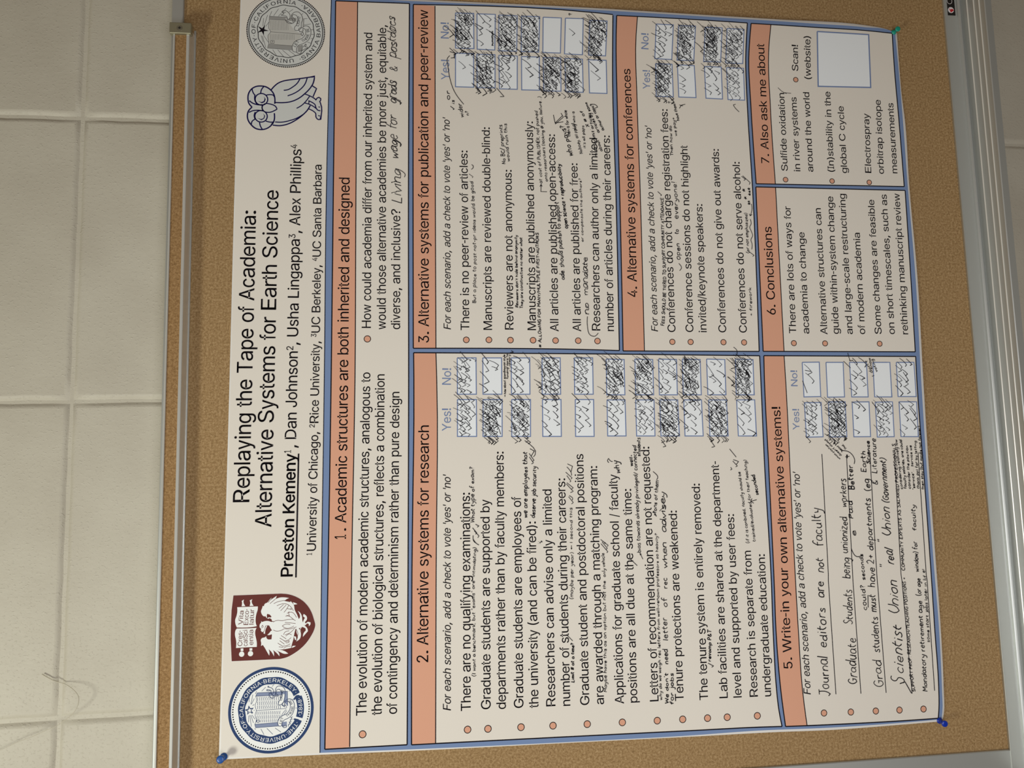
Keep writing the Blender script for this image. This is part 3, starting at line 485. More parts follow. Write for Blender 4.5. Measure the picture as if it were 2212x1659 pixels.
# ---------------------------------------------------------------- handwriting (single strokes)
HW_SRC = """a4|3.4,3.2 2.4,4 1,3.8 .3,2.2 .8,.4 2,.3 3.2,1.8 3.5,3.8 3.4,1.2 4,.1
b4|.5,7 .5,0|.5,2.6 1.8,4 3.2,3.4 3.4,1.6 2.4,.1 .6,.4
c3.6|3,3.4 2,4 .7,3.2 .4,1.6 1.2,.2 2.4,.1 3.2,.8
d4|3.2,3.2 2,4 .6,3 .4,1.2 1.4,.1 2.6,.6 3.3,2.6|3.4,7 3.3,3 3.5,0
e3.6|.5,2.1 3,2.3 2.8,3.6 1.6,4 .5,2.8 .5,1 1.6,0 3.2,.7
f3|3,6.4 2.2,7 1.4,6 1.3,0|.2,3.8 2.6,4
g4|3.2,3.3 2,4 .6,3 .5,1.3 1.6,.4 3,1.6 3.3,3.8 3.2,-1 2,-3 .4,-2.2
h3.9|.5,7 .5,0|.5,2.4 1.6,3.9 2.8,3.6 3.1,2 3.2,0
i1.5|.6,4 .6,0|.6,5.5 .7,6
j2|1.6,4 1.6,-1.6 .9,-3 0,-2.4|1.6,5.5 1.7,6
k3.6|.5,7 .5,0|3,4 .6,1.8|1.3,2.3 3.2,0
l1.5|.6,7 .6,0
m5.2|.3,4 .4,0|.4,2.4 1.4,4 2.2,3.4 2.3,0|2.3,2.4 3.4,4 4.3,3.4 4.5,0
n3.8|.4,4 .4,0|.4,2.4 1.6,4 2.8,3.5 3.1,0
o4|2,4 .7,3.3 .4,1.6 1.3,.1 2.8,.4 3.4,2.2 2.8,3.8 1.8,4
p4|.5,4 .5,-3|.5,2.6 1.8,4 3.2,3.3 3.2,1.4 2,.2 .6,.6
q4|3.3,3.4 2,4 .6,3 .4,1.4 1.6,.2 3,1.4|3.3,4 3.3,-3 4,-2.2
r3|.5,4 .5,0|.5,2.2 1.4,3.8 2.6,3.9
s3.2|2.8,3.6 1.6,4 .6,3.2 1.2,2.3 2.5,1.6 2.5,.4 1.2,0 .2,.5
t3|1.3,6.4 1.3,.8 2.2,.1|.1,4.2 2.6,4.4
u4|.4,4 .5,1 1.5,0 2.7,.8 3.1,4|3.1,4 3.1,1 3.6,0
v3.4|.2,4 1.6,0 3,4
w4.6|.2,4 1,0 2.2,3.2 3.2,0 4.2,4
x3.4|.3,4 3,0|3,4 .2,0
y3.6|.4,4 1,1.6 2.3,1.6|3.2,4 2.8,.5 1.6,-2.6 .2,-2.6
z3.5|.3,4 3,4 .3,0 3.2,0
A4.2|.2,0 2,7 3.9,0|.9,2.6 3.2,2.6
B4|.5,0 .5,7 3,6.6 2.8,4.2 .6,3.7|.6,3.7 3.4,3 3.2,.4 .5,0
C4.2|3.8,5.8 2.4,7 .8,5.8 .3,3.2 1.3,.4 3,.1 4,1.2
D4.2|.5,0 .5,7|.5,7 3,6.2 3.8,3.4 2.8,.6 .4,0
E3.8|3.4,7 .5,7 .5,0 3.4,0|.5,3.6 2.9,3.6
F3.6|3.4,7 .5,7 .5,0|.5,3.6 2.8,3.6
G4.3|3.6,6 2.2,7 .6,5.4 .4,2 1.8,.1 3.4,.6 3.6,3.2|2.2,3.2 4.2,3.2
H4.1|.4,7 .4,0|3.6,7 3.6,0|.4,3.5 3.6,3.5
I1.8|.8,7 .8,0
J4.4|3.2,7 3.1,1.4 1.8,-.4 .4,.8|1,7 4.6,7
K4|.5,7 .5,0|3.6,7 .6,3.2|1.3,3.9 3.7,0
L3.6|.5,7 .5,0 3.2,0
M5.1|.3,0 .6,7 2.4,2.6 4.2,7 4.6,0
N4.2|.4,0 .5,7 3.4,0 3.6,7
O4.4|2.2,7 .7,5.8 .4,2.6 1.4,.1 3,.4 3.9,3.4 3.2,6.4 2,7
P4|.5,0 .5,7|.5,7 3,6.8 3.4,4.6 .6,3.4
R4|.5,0 .5,7|.5,7 3,6.8 3.4,4.6 .6,3.5|1.6,3.6 3.6,0
S3.8|3.4,6.2 2,7 .6,5.8 1.2,4.2 3,2.8 3.2,.8 1.6,0 .2,.9
T4|0,7 4,7|2,7 2,0
U4.1|.4,7 .5,1.6 1.9,0 3.3,1.4 3.6,7
V3.8|.2,7 1.9,0 3.6,7
W5.4|.2,7 1.3,0 2.7,5.2 4,0 5.1,7
X3.8|.2,7 3.6,0|3.6,7 .2,0
Y3.8|.2,7 1.9,3.4|3.6,7 1.9,3.4 1.8,0
Z3.8|.3,7 3.5,7 .3,0 3.6,0
.1.6|.5,.1 .8,.3
:1.4|.6,.3 .7,.1|.6,3 .7,2.8
,1.6|.9,.4 .4,-1.2
(2.4|1.8,8 .7,5.5 .6,2 1.7,-1.4
)2.4|.5,8 1.6,5.5 1.6,2 .4,-1.4
/2.8|2.6,8 .2,-1
-2.8|.4,2.6 2.4,2.7
+3.6|.3,2.6 3.2,2.8|1.8,4.4 1.7,1
&4.6|4,0 1.2,5 1.8,6.8 2.8,5.6 .6,2 .8,.3 2.4,.1 3.8,2.6
?3.4|.4,5.6 1.4,7 2.8,5.8 1.4,3.4 1.4,2|1.4,.4 1.5,.1
!1.4|.7,7 .6,2|.6,.4 .7,.1
'1.2|.6,7 .5,5.6
"2.4|.6,7 .5,5.4|1.7,7 1.6,5.4
#4.4|1.4,6.6 .8,.2|3.2,6.8 2.6,.4|.2,4.6 4.2,4.8|0,2.2 4,2.4
@5|3.4,4.4 2,4.4 1.6,2.4 2.8,2 3.5,4.6 3.8,2 4.6,3.6 3.8,6.4 1.6,6.4 .4,4 .8,1 3,0
_3|0,-.6 3,-.6
2 3.8|.4,5.6 1.8,7 3,5.6 .4,.2 3.6,0
V 4.4|.2,2.6 1.1,0 4.2,7.4
> 5|0,3 4.6,3|3.4,4.4 4.8,3 3.4,1.6
< 5|4.8,3 .2,3|1.6,4.4 .1,3 1.6,1.6
^ 4|2,-1 2,6.4|.6,4.6 2,6.6 3.6,4.4
* 4|0.4,1 2,6.4 3.2,.6 .2,4.2 3.8,4.2 .4,1"""
HW = {}
for _row in HW_SRC.split('\n'):
    _h, *_st = _row.split('|')
    _k = {'V ': 'tick', '2 ': '2'}.get(_h[:2], _h[0])
    HW[_k] = (float(_h[1:]), [[tuple(map(float, w.split(','))) for w in s.split()] for s in _st])
HW['√'] = HW['tick']
RN = random.Random(5)
def write(P, base, cap, s, w=1.5, slant=0.12, rough=0.17, cursive=False, fit=True):
    """pen writing fitted along a baseline"""
    if not isinstance(base, Base): base = Base(base)
    x, items = 0.0, []
    for c in s:
        if c == ' ': x += 2.4 if not cursive else 3.0; continue
        a = HW[c][0]
        items.append((c, x)); x += a + (0.45 if not cursive else 0.15)
    u0 = cap / 7.0
    sx = (base.len / x) if fit else u0
    prev = None
    for c, x0 in items:
        jy = RN.uniform(-rough, rough) * 2; js = 1 + RN.uniform(-rough, rough); jl = RN.uniform(-rough, rough) * 0.4
        ends = None
        for st in HW[c][1]:
            p = []
            for (gx, gy) in st:
                gy2 = gy * js + jy
                xx = (x0 + gx + RN.uniform(-rough, rough) * 0.8) * sx + gy2 * (slant + jl) * u0
                p.append(base.put(xx / base.len, gy2 * u0 + RN.uniform(-rough, rough) * 0.7 * u0))
            p = smooth_line(p, 3, 80)
            P.line(p, w * RN.uniform(0.85, 1.15), seg=6)
            if ends is None: ends = (p[0], p[-1])
            else: ends = (ends[0], p[-1])
        if cursive and prev is not None and c.islower() and prev[1] and x0 - prev[2] < 6.0:
            P.line([prev[0], ((prev[0][0] + ends[0][0]) / 2, min(prev[0][1], ends[0][1]) - 0.4), ends[0]], w * 0.7, seg=6)
        prev = (ends[1], c.islower(), x0)
def tick(P, c, size, w=1.4, lean=0.0, hook=1.0):
    """pen check mark with its vertex at c"""
    r = RN.uniform
    a = (c[0] - size * 0.20 * hook * r(0.6, 1.4), c[1] + size * 0.30 * hook * r(0.5, 1.4))
    ex, ey = size * (0.66 + lean) * r(0.85, 1.2), size * 0.78 * r(0.8, 1.15)
    m = (c[0] + ex * 0.45 + r(-1, 1) * 0.06 * size, c[1] + ey * 0.38)
    P.line(smooth_line([a, c, m, (c[0] + ex, c[1] + ey)], 3, 60), w * r(0.8, 1.45), seg=8, taper=0.6)
def quad_point(qd, u, v):
    tl, tr, br, bl = [np.array(a) for a in qd]
    return (tl * (1 - u) + tr * u) * (1 - v) + (bl * (1 - u) + br * u) * v

def resample(p, n):
    b = Base(p); return [b.at(i / (n - 1))[0] for i in range(n)]
def coons(L, R, T, B, nu, nv):
    """L, R run top to bottom, T, B run left to right in the picture; returns rows of points"""
    L, R, T, B = resample(L, nv), resample(R, nv), resample(T, nu), resample(B, nu)
    rows = []
    for j in range(nv):
        v = j / (nv - 1); row = []
        for i in range(nu):
            u = i / (nu - 1)
            p = (1 - u) * L[j] + u * R[j] + (1 - v) * T[i] + v * B[i]
            p = p - ((1 - u) * (1 - v) * L[0] + u * (1 - v) * R[0] + (1 - u) * v * L[-1] + u * v * R[-1])
            row.append(p)
        rows.append(row)
    return rows
def patch(P, L, R, T=None, B=None, nu=8, nv=60):
    T = T or [L[0], R[0]]; B = B or [L[-1], R[-1]]
    rows = coons(L, R, T, B, nu, nv); n = len(P.v)
    for r in rows: P.v += [tuple(a) for a in r]
    P.f += [(n + j * nu + i, n + (j + 1) * nu + i, n + (j + 1) * nu + i + 1, n + j * nu + i + 1) for j in range(nv - 1) for i in range(nu - 1)]
    return rows
def pq(s):
    v = [float(w) for w in s.replace(',', ' ').split()]
    return [q(v[i], v[i + 1]) for i in range(0, len(v), 2)]
# ---------------------------------------------------------------- the block wall
DW = 1.115                                                     # lens plane to wall face
YW = CAM.y + DW
jx0 = (world_at(175, 253.5, DW).x, world_at(152, 867, DW).x, world_at(128, 1553, DW).x)
JX = [jx0[0] + 0.4064 * k for k in (5, 4, 3, 2, 1)] + list(jx0) + [jx0[2] - 0.4064 * k for k in (1, 2, 3, 4)]
jz0 = world_at(153, 860, DW).z
JZ = [jz0 + 0.2032 * k for k in range(4, -11, -1)]
v, f = box(JX[-1], JX[0], YW + 0.0038, YW + 0.19, JZ[-1], JZ[0])
wall = raw('wall_back', v, f, M['wall'], kind='structure', label='painted concrete block wall behind the board', )
rb = random.Random(11)
def block_mesh(x0, x1, z0, z1):
    """a block face with softly rounded, slightly wavering edges"""
    nx, nz = 14, 8
    v, f = [], []
    rings = [(0.0046, 0.0000), (0.0037, 0.0016), (0.0026, 0.0030), (0.0015, 0.0044), (0.0006, 0.0060), (0.0, 0.0084)]    # (depth, inset)
    def ring(dep, ins):
        out = []
        for i in range(nx): out.append((x0 + ins + (x1 - x0 - 2 * ins) * i / nx, z0 + ins))
        for i in range(nz): out.append((x1 - ins, z0 + ins + (z1 - z0 - 2 * ins) * i / nz))
        for i in range(nx): out.append((x1 - ins - (x1 - x0 - 2 * ins) * i / nx, z1 - ins))
        for i in range(nz): out.append((x0 + ins, z1 - ins - (z1 - z0 - 2 * ins) * i / nz))
        return [(x, YW + dep, z) for x, z in out]
    n = 2 * (nx + nz)
    wob = [(rb.uniform(-1, 1) * 0.0006, rb.uniform(-1, 1) * 0.0006) for _ in range(n)]
    for dep, ins in rings:
        v += [(p[0] + w[0], p[1], p[2] + w[1]) for p, w in zip(ring(dep, ins), wob)]
    for k in range(len(rings) - 1):
        for i in range(n): f.append((k * n + i, k * n + (i + 1) % n, (k + 1) * n + (i + 1) % n, (k + 1) * n + i))
    f.append(tuple((len(rings) - 1) * n + i for i in range(n)))
    return v, f
for i in range(len(JX) - 1):
    for j in range(len(JZ) - 1):
        g = 0.0010
        v, f = block_mesh(JX[i + 1] + g, JX[i] - g, JZ[j + 1] + g, JZ[j] - g)
        o = raw('block', v, f, M['wall'], wall, smooth=False)
        o.data.polygons.foreach_set('use_smooth', [True] * (len(o.data.polygons) - 1) + [False])

v, f = box(JX[-1], JX[0], -3.2, YW + 0.02, JZ[-1] - 0.05, JZ[-1])
raw('floor', v, f, mat('floor_vinyl', srgb(120, 112, 98), 0.5, noise=(14, srgb(132, 124, 108), 3)), kind='structure', label='plain beige vinyl floor below the wall')

# ---------------------------------------------------------------- the cork board
YC = 0.0
XL = world_at(2173.7, 1618, D0).x                              # left edge of the cork
XR = 1.55
ZB = world_at(2110, 850, D0).z                                 # lower edge of the cork
zt = world_at(371, 0, 1.093).z                                 # top of the frame
zt2 = world_at(396, 0, 1.093).z
board = empty('bulletin_board', (0.5, YC, 1.3), label='cork bulletin board in an aluminium frame with a tray below', cat='bulletin board')
def bp(name, vf, m, smooth=False, **kw): return raw_at(name, vf[0], vf[1], m, board, smooth, **kw)
bp('cork_panel', box(XL - 0.004, XR + 0.004, YC, YC + 0.012, ZB - 0.004, zt2 + 0.006), M['cork'], label='tan cork sheet')
FY = -0.0045
FWID = 0.034
# plain frame members
bp('frame_rail', extrude_x([(YW, zt2), (FY, zt2), (FY - 0.0008, zt2 + 0.001), (FY - 0.0008, zt - 0.001), (FY, zt), (YW, zt)], XL - FWID, XR + FWID), M['alu'], label='top frame bar')
# side members: profile in x
def side(x0, x1, name, lab):
    v = []; prof = [(x0, YW), (x0, FY + 0.001), (x0 + 0.001, FY), (x1 - 0.001, FY), (x1, FY + 0.001), (x1, YW)]
    z0, z1 = ZB - 0.0, zt2
    v = [(x, y, z0) for x, y in prof] + [(x, y, z1) for x, y in prof]
    n = 6; f = [(i, (i + 1) % n, n + (i + 1) % n, n + i) for i in range(n)] + [tuple(range(n))[::-1], tuple(range(n, 2 * n))]
    bp(name, (v, f), M['alu'], label=lab)
side(XL - FWID, XL, 'frame_rail', 'left frame bar')
side(XR, XR + FWID, 'frame_rail', 'right frame bar')
# lower frame bar: lip, flat band, ridge
D1 = D0 - 0.0055
zl1 = world_at(2109.3, 800, D1).z; zb1 = world_at(2135.8, 800, D1).z; zr1 = world_at(2143, 800, D1 - 0.004).z
yl = CAM.y + D1
ztop = world_at(2147.0, 800, D1 - 0.001).z
prof = [(YW, ZB), (YC, ZB), (yl, zl1 + 0.0004), (yl - 0.0007, zl1), (yl, zl1 - 0.0007), (yl, zb1), (yl - 0.0035, zb1 - 0.0006), (yl - 0.0042, zb1 - 0.0022),
        (yl - 0.0036, zb1 - 0.0030), (yl - 0.0042, zb1 - 0.0038), (yl - 0.0036, zr1 + 0.0004), (yl - 0.001, zr1), (yl - 0.001, ztop - 0.001), (YW, ztop - 0.001)]
bp('frame_rail', extrude_x(prof, XL - FWID, XR + FWID), M['alu'], label='bottom frame bar with a raised ridge')
# tray: a ledge sticking out of the wall with shallow ribs
def tray_y(px):   # depth of the tray top seen at this column on row 800
    d = np.array([(px - CX) / F_PX, (800 - CY) / F_PX, 1.0]); return CAM.y + (d @ EY) * ((ztop - CAM.z) / (d @ EZ))
yend = tray_y(2203)
prof = [(YW, ztop), (yend + 0.002, ztop), (yend + 0.0012, ztop + 0.0012), (yend, ztop + 0.0012), (yend - 0.0008, ztop), (yend, ztop - 0.011),
        (yend + 0.0015, ztop - 0.011), (yend + 0.0015, ztop - 0.003), (YC, ztop - 0.003), (YC, ztop - 0.03), (YW, ztop - 0.03)]
bp('tray', extrude_x(prof, XL - FWID, XR + FWID), M['alu'], label='narrow aluminium tray')
for px in (2162.0, 2177.4, 2190.0):
    y = tray_y(px)
    bp('tray_rib', extrude_x([(y + 0.0010, ztop - 0.0002), (y + 0.0004, ztop + 0.0011), (y - 0.0004, ztop + 0.0011), (y - 0.0010, ztop - 0.0002)], XL - FWID, XR + FWID), M['alu_bright'])
# label stuck on the band, cut by the top edge of the view
ya = yl - 0.0003
def on_band(px, py, d=0.0): p = world_at(px, py, D1 - 0.0003 - d); return (p.x, p.y, p.z)
c = [on_band(2043, -22), on_band(2061.5, -20), on_band(2064, 33.6), on_band(2046.3, 31.5)]
xa, xb = c[2][0], c[0][0]; za, zb = c[2][2], c[0][2]
bp('label_sticker', box(xa, xb, ya - 0.0002, yl + 0.001, za, zb), M['sticker'], label='small black maker label with a white disc and red mark')
stk = board.children[-1]
def disc3(c, r, y0, y1, n=28, r2=None):
    v = [(c[0] + r * math.cos(2 * math.pi * i / n), y1, c[2] + r * math.sin(2 * math.pi * i / n)) for i in range(n)]
    v += [(p[0], y0, p[2]) for p in v]
    return v, [tuple(range(n))] + [(i, (i + 1) % n, n + (i + 1) % n, n + i) for i in range(n)]
def sub(name, vf, m, par, **kw):
    off = parent_loc(par); return raw(name, [(a[0] - off.x, a[1] - off.y, a[2] - off.z) for a in vf[0]], vf[1], m, par, **kw)
dc = on_band(2053.8, 22)
sub('logo_disc', disc3(dc, 0.0051, ya, ya - 0.0005), M['sticker_white'], stk)
w = [on_band(2049.5, 18.5), on_band(2053, 21.5), on_band(2054.5, 20), on_band(2057, 20), on_band(2060.2, 23.2), on_band(2053.5, 27.5)]
n = len(w); vv = [(a[0], ya - 0.0008, a[2]) for a in w] + [(a[0], ya - 0.0003, a[2]) for a in w]
sub('logo_wedge', (vv, [tuple(range(n))] + [(i, (i + 1) % n, n + (i + 1) % n, n + i) for i in range(n)]), M['sticker_red'], stk)
cc = on_band(2050.6, 2.5)
vv, ff = [], []
for i in range(25):
    a = math.radians(90 + 360 * i / 24)
    for r in (0.0040, 0.0047): vv.append((cc[0] + r * math.cos(a) * 1.15, ya - 0.0004, cc[2] + r * math.sin(a)))
ff = [(2 * i, 2 * i + 1, 2 * i + 3, 2 * i + 2) for i in range(24)]
sub('logo_ring', (vv, ff), M['sticker_white'], stk)

# map rail along the top, ended by a cast clip
xr = world_at(388, 62, 1.075).x + 0.004
DR = 1.0765
zo = world_at(355.0, 800, DR).z; zi = world_at(392.0, 800, DR).z                     # outer and inner lips
zci = world_at(360.6, 800, DR + 0.003).z; zcj = world_at(385.0, 800, DR).z
yr = CAM.y + DR
zin = world_at(405.0, 800, D0).z                                                      # foot of the rail on the cork
prof = [(YC, zo), (yr + 0.0006, zo), (yr, zo - 0.0006), (yr, zci + 0.0006), (yr + 0.0005, zci), (yr + 0.004, zci), (yr + 0.004, zcj), (yr + 0.0005, zcj), (yr, zcj - 0.0005),
        (yr, zi + 0.0006), (yr + 0.0006, zi), (yr + 0.014, zi - 0.0004), (YC - 0.0015, zi - 0.0012), (YC, zi - 0.0012)]
bp('map_rail', extrude_x(prof, XL - FWID, xr), M['alu_rail'], label='aluminium map rail along the top')
rail = board.children[-1]
sub('rail_cork', box(XL - FWID + 0.001, xr - 0.002, yr + 0.002, yr + 0.0042, zcj - 0.0001, zci + 0.0001), M['insert'], rail, label='cork strip set in the rail')
# lower flange lying on the cork, reaching a little past the clip
xfl = world_at(417, 66, D0 - 0.002).x
zf = world_at(407.0, 800, D0 - 0.0015).z
sub('rail_flange', extrude_x([(YC, zi), (YC - 0.0016, zi), (YC - 0.0016, zf + 0.0004), (YC - 0.0010, zf), (YC, zf)], XL - FWID, xfl), M['alu'], rail)
# clip
DC = DR - 0.003
a = world_at(365.8, 47.5, DC); b = world_at(412.5, 72.5, DC)
x0, x1 = b.x, world_at(388, 48, DC).x; z0, z1 = b.z, a.z
bm = bmesh.new(); bmesh.ops.create_cube(bm, size=1)
for w_ in bm.verts: w_.co = Vector(((x0 + x1) / 2 + w_.co.x * (x1 - x0), CAM.y + DC + 0.0045 + w_.co.y * 0.009, (z0 + z1) / 2 + w_.co.z * (z1 - z0)))
bmesh.ops.bevel(bm, geom=bm.edges[:], offset=0.0012, segments=3, affect='EDGES', profile=0.5)
bm.verts.index_update()
bp('end_clip', ([tuple(w_.co) for w_ in bm.verts], [tuple(w_.index for w_ in fc.verts) for fc in bm.faces]), M['clip'], label='cast metal clip closing the rail'); bm.free()
clip = board.children[-1]
sc = world_at(388, 60.5, DC); yc = CAM.y + DC
def lathe(prof, c, axis_y=True, n=20):
    """prof: (distance out of the wall, radius)"""
    v, f = [], []
    for d, r in prof: v += [(c[0] + r * math.cos(2 * math.pi * i / n), c[1] - d, c[2] + r * math.sin(2 * math.pi * i / n)) for i in range(n)]
    for k in range(len(prof) - 1): f += [(k * n + i, k * n + (i + 1) % n, (k + 1) * n + (i + 1) % n, (k + 1) * n + i) for i in range(n)]
    f.append(tuple((len(prof) - 1) * n + i for i in range(n)))
    return v, f
sub('screw', lathe([(-0.001, 0.0041), (0.0002, 0.0041), (0.0002, 0.0036), (-0.0008, 0.0033), (-0.0008, 0.0031), (0.0004, 0.0027), (0.0006, 0.0012)], (sc.x, yc, sc.z)), M['steel'], clip)
scw = clip.children[-1]
for r_ in (0, 1):
    h = (0.0019, 0.00042) if r_ == 0 else (0.00042, 0.0019)
    off = parent_loc(clip); vb, fb = box(sc.x - h[0] - off.x, sc.x + h[0] - off.x, yc - 0.0009 - off.y, yc - 0.0003 - off.y, sc.z - h[1] - off.z, sc.z + h[1] - off.z)
    raw('screw_slot', vb, fb, M['dark'], clip)
# ---------------------------------------------------------------- the poster
pc = lift([((SX0 + SX1) / 2, SZ0)], 0)[0]
poster = empty('poster', tuple(pc), label='large printed poster with salmon heading bands and pen check marks, pinned to the cork', cat='poster')
O_PAPER, O_BLUE, O_PANEL, O_BANNER, O_LINE, O_TEXT, O_PEN = 0.0, 0.00012, 0.00024, 0.00036, 0.00048, 0.0006, 0.00085

# sheet with white cut margin
PL = pq('520 -19 506.7 400 495.8 820 484.2 1239 472.6 1641')
PR = pq('1937.5 71.5 1941.5 130 1948.9 215 1954 253 1964 400 1982 602 1994.4 820 2008.5 1040 2023.5 1240 2031 1340 2038.7 1492 2039.5 1535 2036 1558')
PT = pq('520 -19 700 -10.5 870 -2.5 1290 17.7 1480 29.5 1680 41.8 1868 54.4 1912 62 1937.5 71.5')
PB = pq('472.6 1641 690 1630.5 890 1621.8 1290 1601.5 1480 1592 1680 1581.3 1792 1577 1943.8 1565.6 2036 1558')
P = Print(); rows = patch(P, PL, PR, PT, PB, nu=110, nv=110)
nf = len(P.v)
w = lift(np.array(P.v), 0.0); wb = lift(np.array(P.v), -0.0003)
v = np.concatenate([w, wb]) - np.array(poster.location)
f = list(P.f) + [tuple(nf + i for i in fc[::-1]) for fc in P.f]
g = lambda j, i: j * 110 + i
for i in range(109):
    f.append((g(0, i), g(0, i + 1), nf + g(0, i + 1), nf + g(0, i))); f.append((g(109, i + 1), g(109, i), nf + g(109, i), nf + g(109, i + 1)))
    f.append((g(i + 1, 0), g(i, 0), nf + g(i, 0), nf + g(i + 1, 0))); f.append((g(i, 109), g(i + 1, 109), nf + g(i + 1, 109), nf + g(i, 109)))
sheet = raw('paper_sheet', v, f, M['edge'], poster, smooth=True, label='white paper sheet')
# cream header ground
P = Print()
patch(P, pq('523 -14 509.5 400 498.5 820 487 1239 476.5 1637'), pq('713 -6 703.5 420 699 820 693.5 1239 689.5 1627'), nu=12, nv=110)
P.build('header_ground', M['paper'], O_BLUE * 0.6, poster)

# blue ground that shows between and around the panels
BL = pq('715.8 -6 704.8 420 700.4 820 694.5 1240 691 1626.3')
BR = pq('1933.7 71 1941.3 152 1950 253 1960.8 400 1978 602.5 1990 820 2004.6 1047.8 2019 1240 2027.3 1340 2035 1492 2036 1535 2033.7 1554')
BT = pq('715.8 -6 870 1.3 1290 21.5 1480 33 1680 45.6 1766.6 51.5 1868 58.7 1926 67 1933.7 71')
BB = pq('691 1626.3 890 1618.7 1290 1599.8 1480 1589.5 1640 1578.2 1792 1572 1943.8 1561.8 2033.7 1554')
P = Print(); patch(P, BL, BR, BT, BB, nu=90, nv=110)
P.build('blue_border', M['blue'], O_BLUE, poster, label='blue ground showing as borders')
P = Print(); P.line(smooth_line(BL, 6, 180), 1.6); P.build('border_rule', M['black'], O_LINE, poster)

PANEL = {}
def panel(key, lab, L, D, R, T=None, B=None, DTB=None):
    """L outer left, D divider under the heading, R outer right (each from image top to bottom)"""
    L, D, R = pq(L), pq(D), pq(R)
    T = pq(T) if T else [L[0], R[0]]; B = pq(B) if B else [L[-1], R[-1]]
    P = Print(); patch(P, smooth_line(L, 4, 180), smooth_line(R, 4, 180), T, B, nu=50, nv=80)
    o = P.build('section_panel', M['panel'], O_PANEL, poster, label=lab)
    P = Print(); patch(P, smooth_line(L, 4, 180), smooth_line(D, 4, 180), nu=12, nv=80)
    P.build('section_heading_band', M['salmon'], O_BANNER, o, label='salmon heading band')
    P = Print()
    for e in (L, R, T, B): P.line(smooth_line(e, 5, 180), 2.4)
    P.line(smooth_line(D, 5, 180), 2.0)
    P.build('panel_rule', M['black'], O_LINE, o, label='black ruled outline')
    PANEL[key] = o
panel('1', 'wide first panel under the header', '725 1.8 719.9 420 715.3 820 708.6 1239 701.6 1618.7', '772.5 4.2 768.8 420 766.7 820 759.4 1239 755.3 1613.7',
      '884.4 7.6 882.3 420 882.7 820 881.4 1239 879.4 1608.9')
panel('2', 'tall left panel with two columns of vote boxes', '893.4 762 894 820 889.8 1239 889 1609', '941.6 763 943.4 820 942 1239 940.9 1605',
      '1641 768.6 1643.5 820 1662.5 1240 1665.5 1239 1671.4 1391 1677.7 1492 1682 1530 1689.4 1569.4'.replace('1662.5 1240 ', '1652.5 1022 '),
      '893.4 762 1290 764.6 1641 768.6', '889 1609 1290 1588.4 1480 1579 1680 1569.6 1689.4 1569.4')
panel('3', 'upper right panel with seven vote rows', '892.8 9.6 892.3 420 892.8 752.4', '939.6 12.7 940.4 420 941.6 752.8', '1324 33 1323.3 177 1330.4 410 1338 757.3',
      '892.8 9.6 1290 27.8 1324 33'.replace('1324 33', '1324 31.5'), '892.8 752.4 1290 755.8 1338 757.3')
panel('4', 'middle right panel with four vote rows', '1332.2 33.4 1331 76 1333.4 228 1338.5 410 1346 758.2', '1377 36.7 1374 76 1376.5 228 1382.8 410 1392 758.2',
      '1614.4 49.6 1610.8 126.6 1614.4 228 1625.8 410 1640 759.2', '1332.2 33.4 1480 41 1614.4 49.6')
panel('5', 'lower left write-in panel', '1650 768.4 1651.3 820 1660 997 1671.6 1240 1678 1391 1686.8 1492 1697 1569.4',
      '1693.7 769 1697 820 1707 1022.5 1717.6 1240 1724.8 1365.6 1733.7 1492 1743.3 1567.2', '1978 770 1980.5 820 1995.7 1022.5 2011.5 1240 2019.7 1365.6 2027.6 1480 2028.3 1530 2026.8 1551.7',
      None, '1697 1569.4 1743.3 1567.6 1867.8 1561.8 1969 1555.8 2026.8 1551.7')
panel('6', 'lower middle panel of conclusions', '1632.7 403.8 1648.6 759', '1675.4 405.6 1693.7 759.5', '1955.2 411.4 1966.6 584.8 1977.2 760')
panel('7', 'lower right panel with an empty blue square', '1622.5 50.6 1617.5 126.6 1622 228 1633.4 397', '1665.3 53 1660.3 114 1664 228 1675 398.5', '1927.3 72 1932.4 152 1941.3 253 1953.4 403',
      '1622.5 50.6 1665 53 1766.6 59.5 1868 65.8 1927.3 72')

# printed words
T_HEAD, T_BODY = 'heading_text', 'text_line'
def say(key, name, path, cap, s, mt='black', **kw):
    if kw.get('cap2'): kw['cap2'] /= TS
    P = Print(); text(P, pts(path), cap / TS, s, **kw)
    return P.build(name, M[mt], O_TEXT, PANEL[key] if key else poster)
say(None, 'title_text', 'A2 270 1052 A1 300 820 328 215'.replace('A1 300 820', 'A1 312 960'), 130, 'Replaying the Tape of Academia:', cap2=122)
say(None, 'title_text', 'A2 458 1255 A1 496 1100 520 45'.replace('496 1100', '500 1000'), 130, 'Alternative Systems for Earth Science', cap2=122)
say(None, 'author_text', 'A3 640 28 A2 671 500 A1 695 1000 A0 721 1235'.replace('A2 671 500 A1 695 1000 A0 721 1235', 'A2 669 560 A1 694 900 A0 716 1235'), 94, '~Preston Kemeny~^1, Dan Johnson^2, Usha Lingappa^3, Alex Phillips^4', cap2=90)
P = Print(); P.line(pts('A3 668 34 A2 691 632'), 3.0); P.build('author_underline', M['black'], O_TEXT, poster)
say(None, 'affiliation_text', 'A2 837 1500 A1 873 1268 A0 888 1405', 73, '^1University of Chicago, ^2Rice University, ^3UC Berkeley, ^4UC Santa Barbara', cap2=70)
say('1', T_HEAD, 'A2 1095 1368 A1 1121 900 A0 1127 1515', 92, '1. Academic structures are both inherited and designed')
say('1', T_BODY, 'A3 1270 1210 A2 1290 900 A1 1303 1598', 83, 'The evolution of modern academic structures, analogous to', cap2=78)
say('1', T_BODY, 'A3 1400 1203 A2 1418 900 A1 1425 1612', 83, 'the evolution of biological structures, reflects a combination', cap2=78)
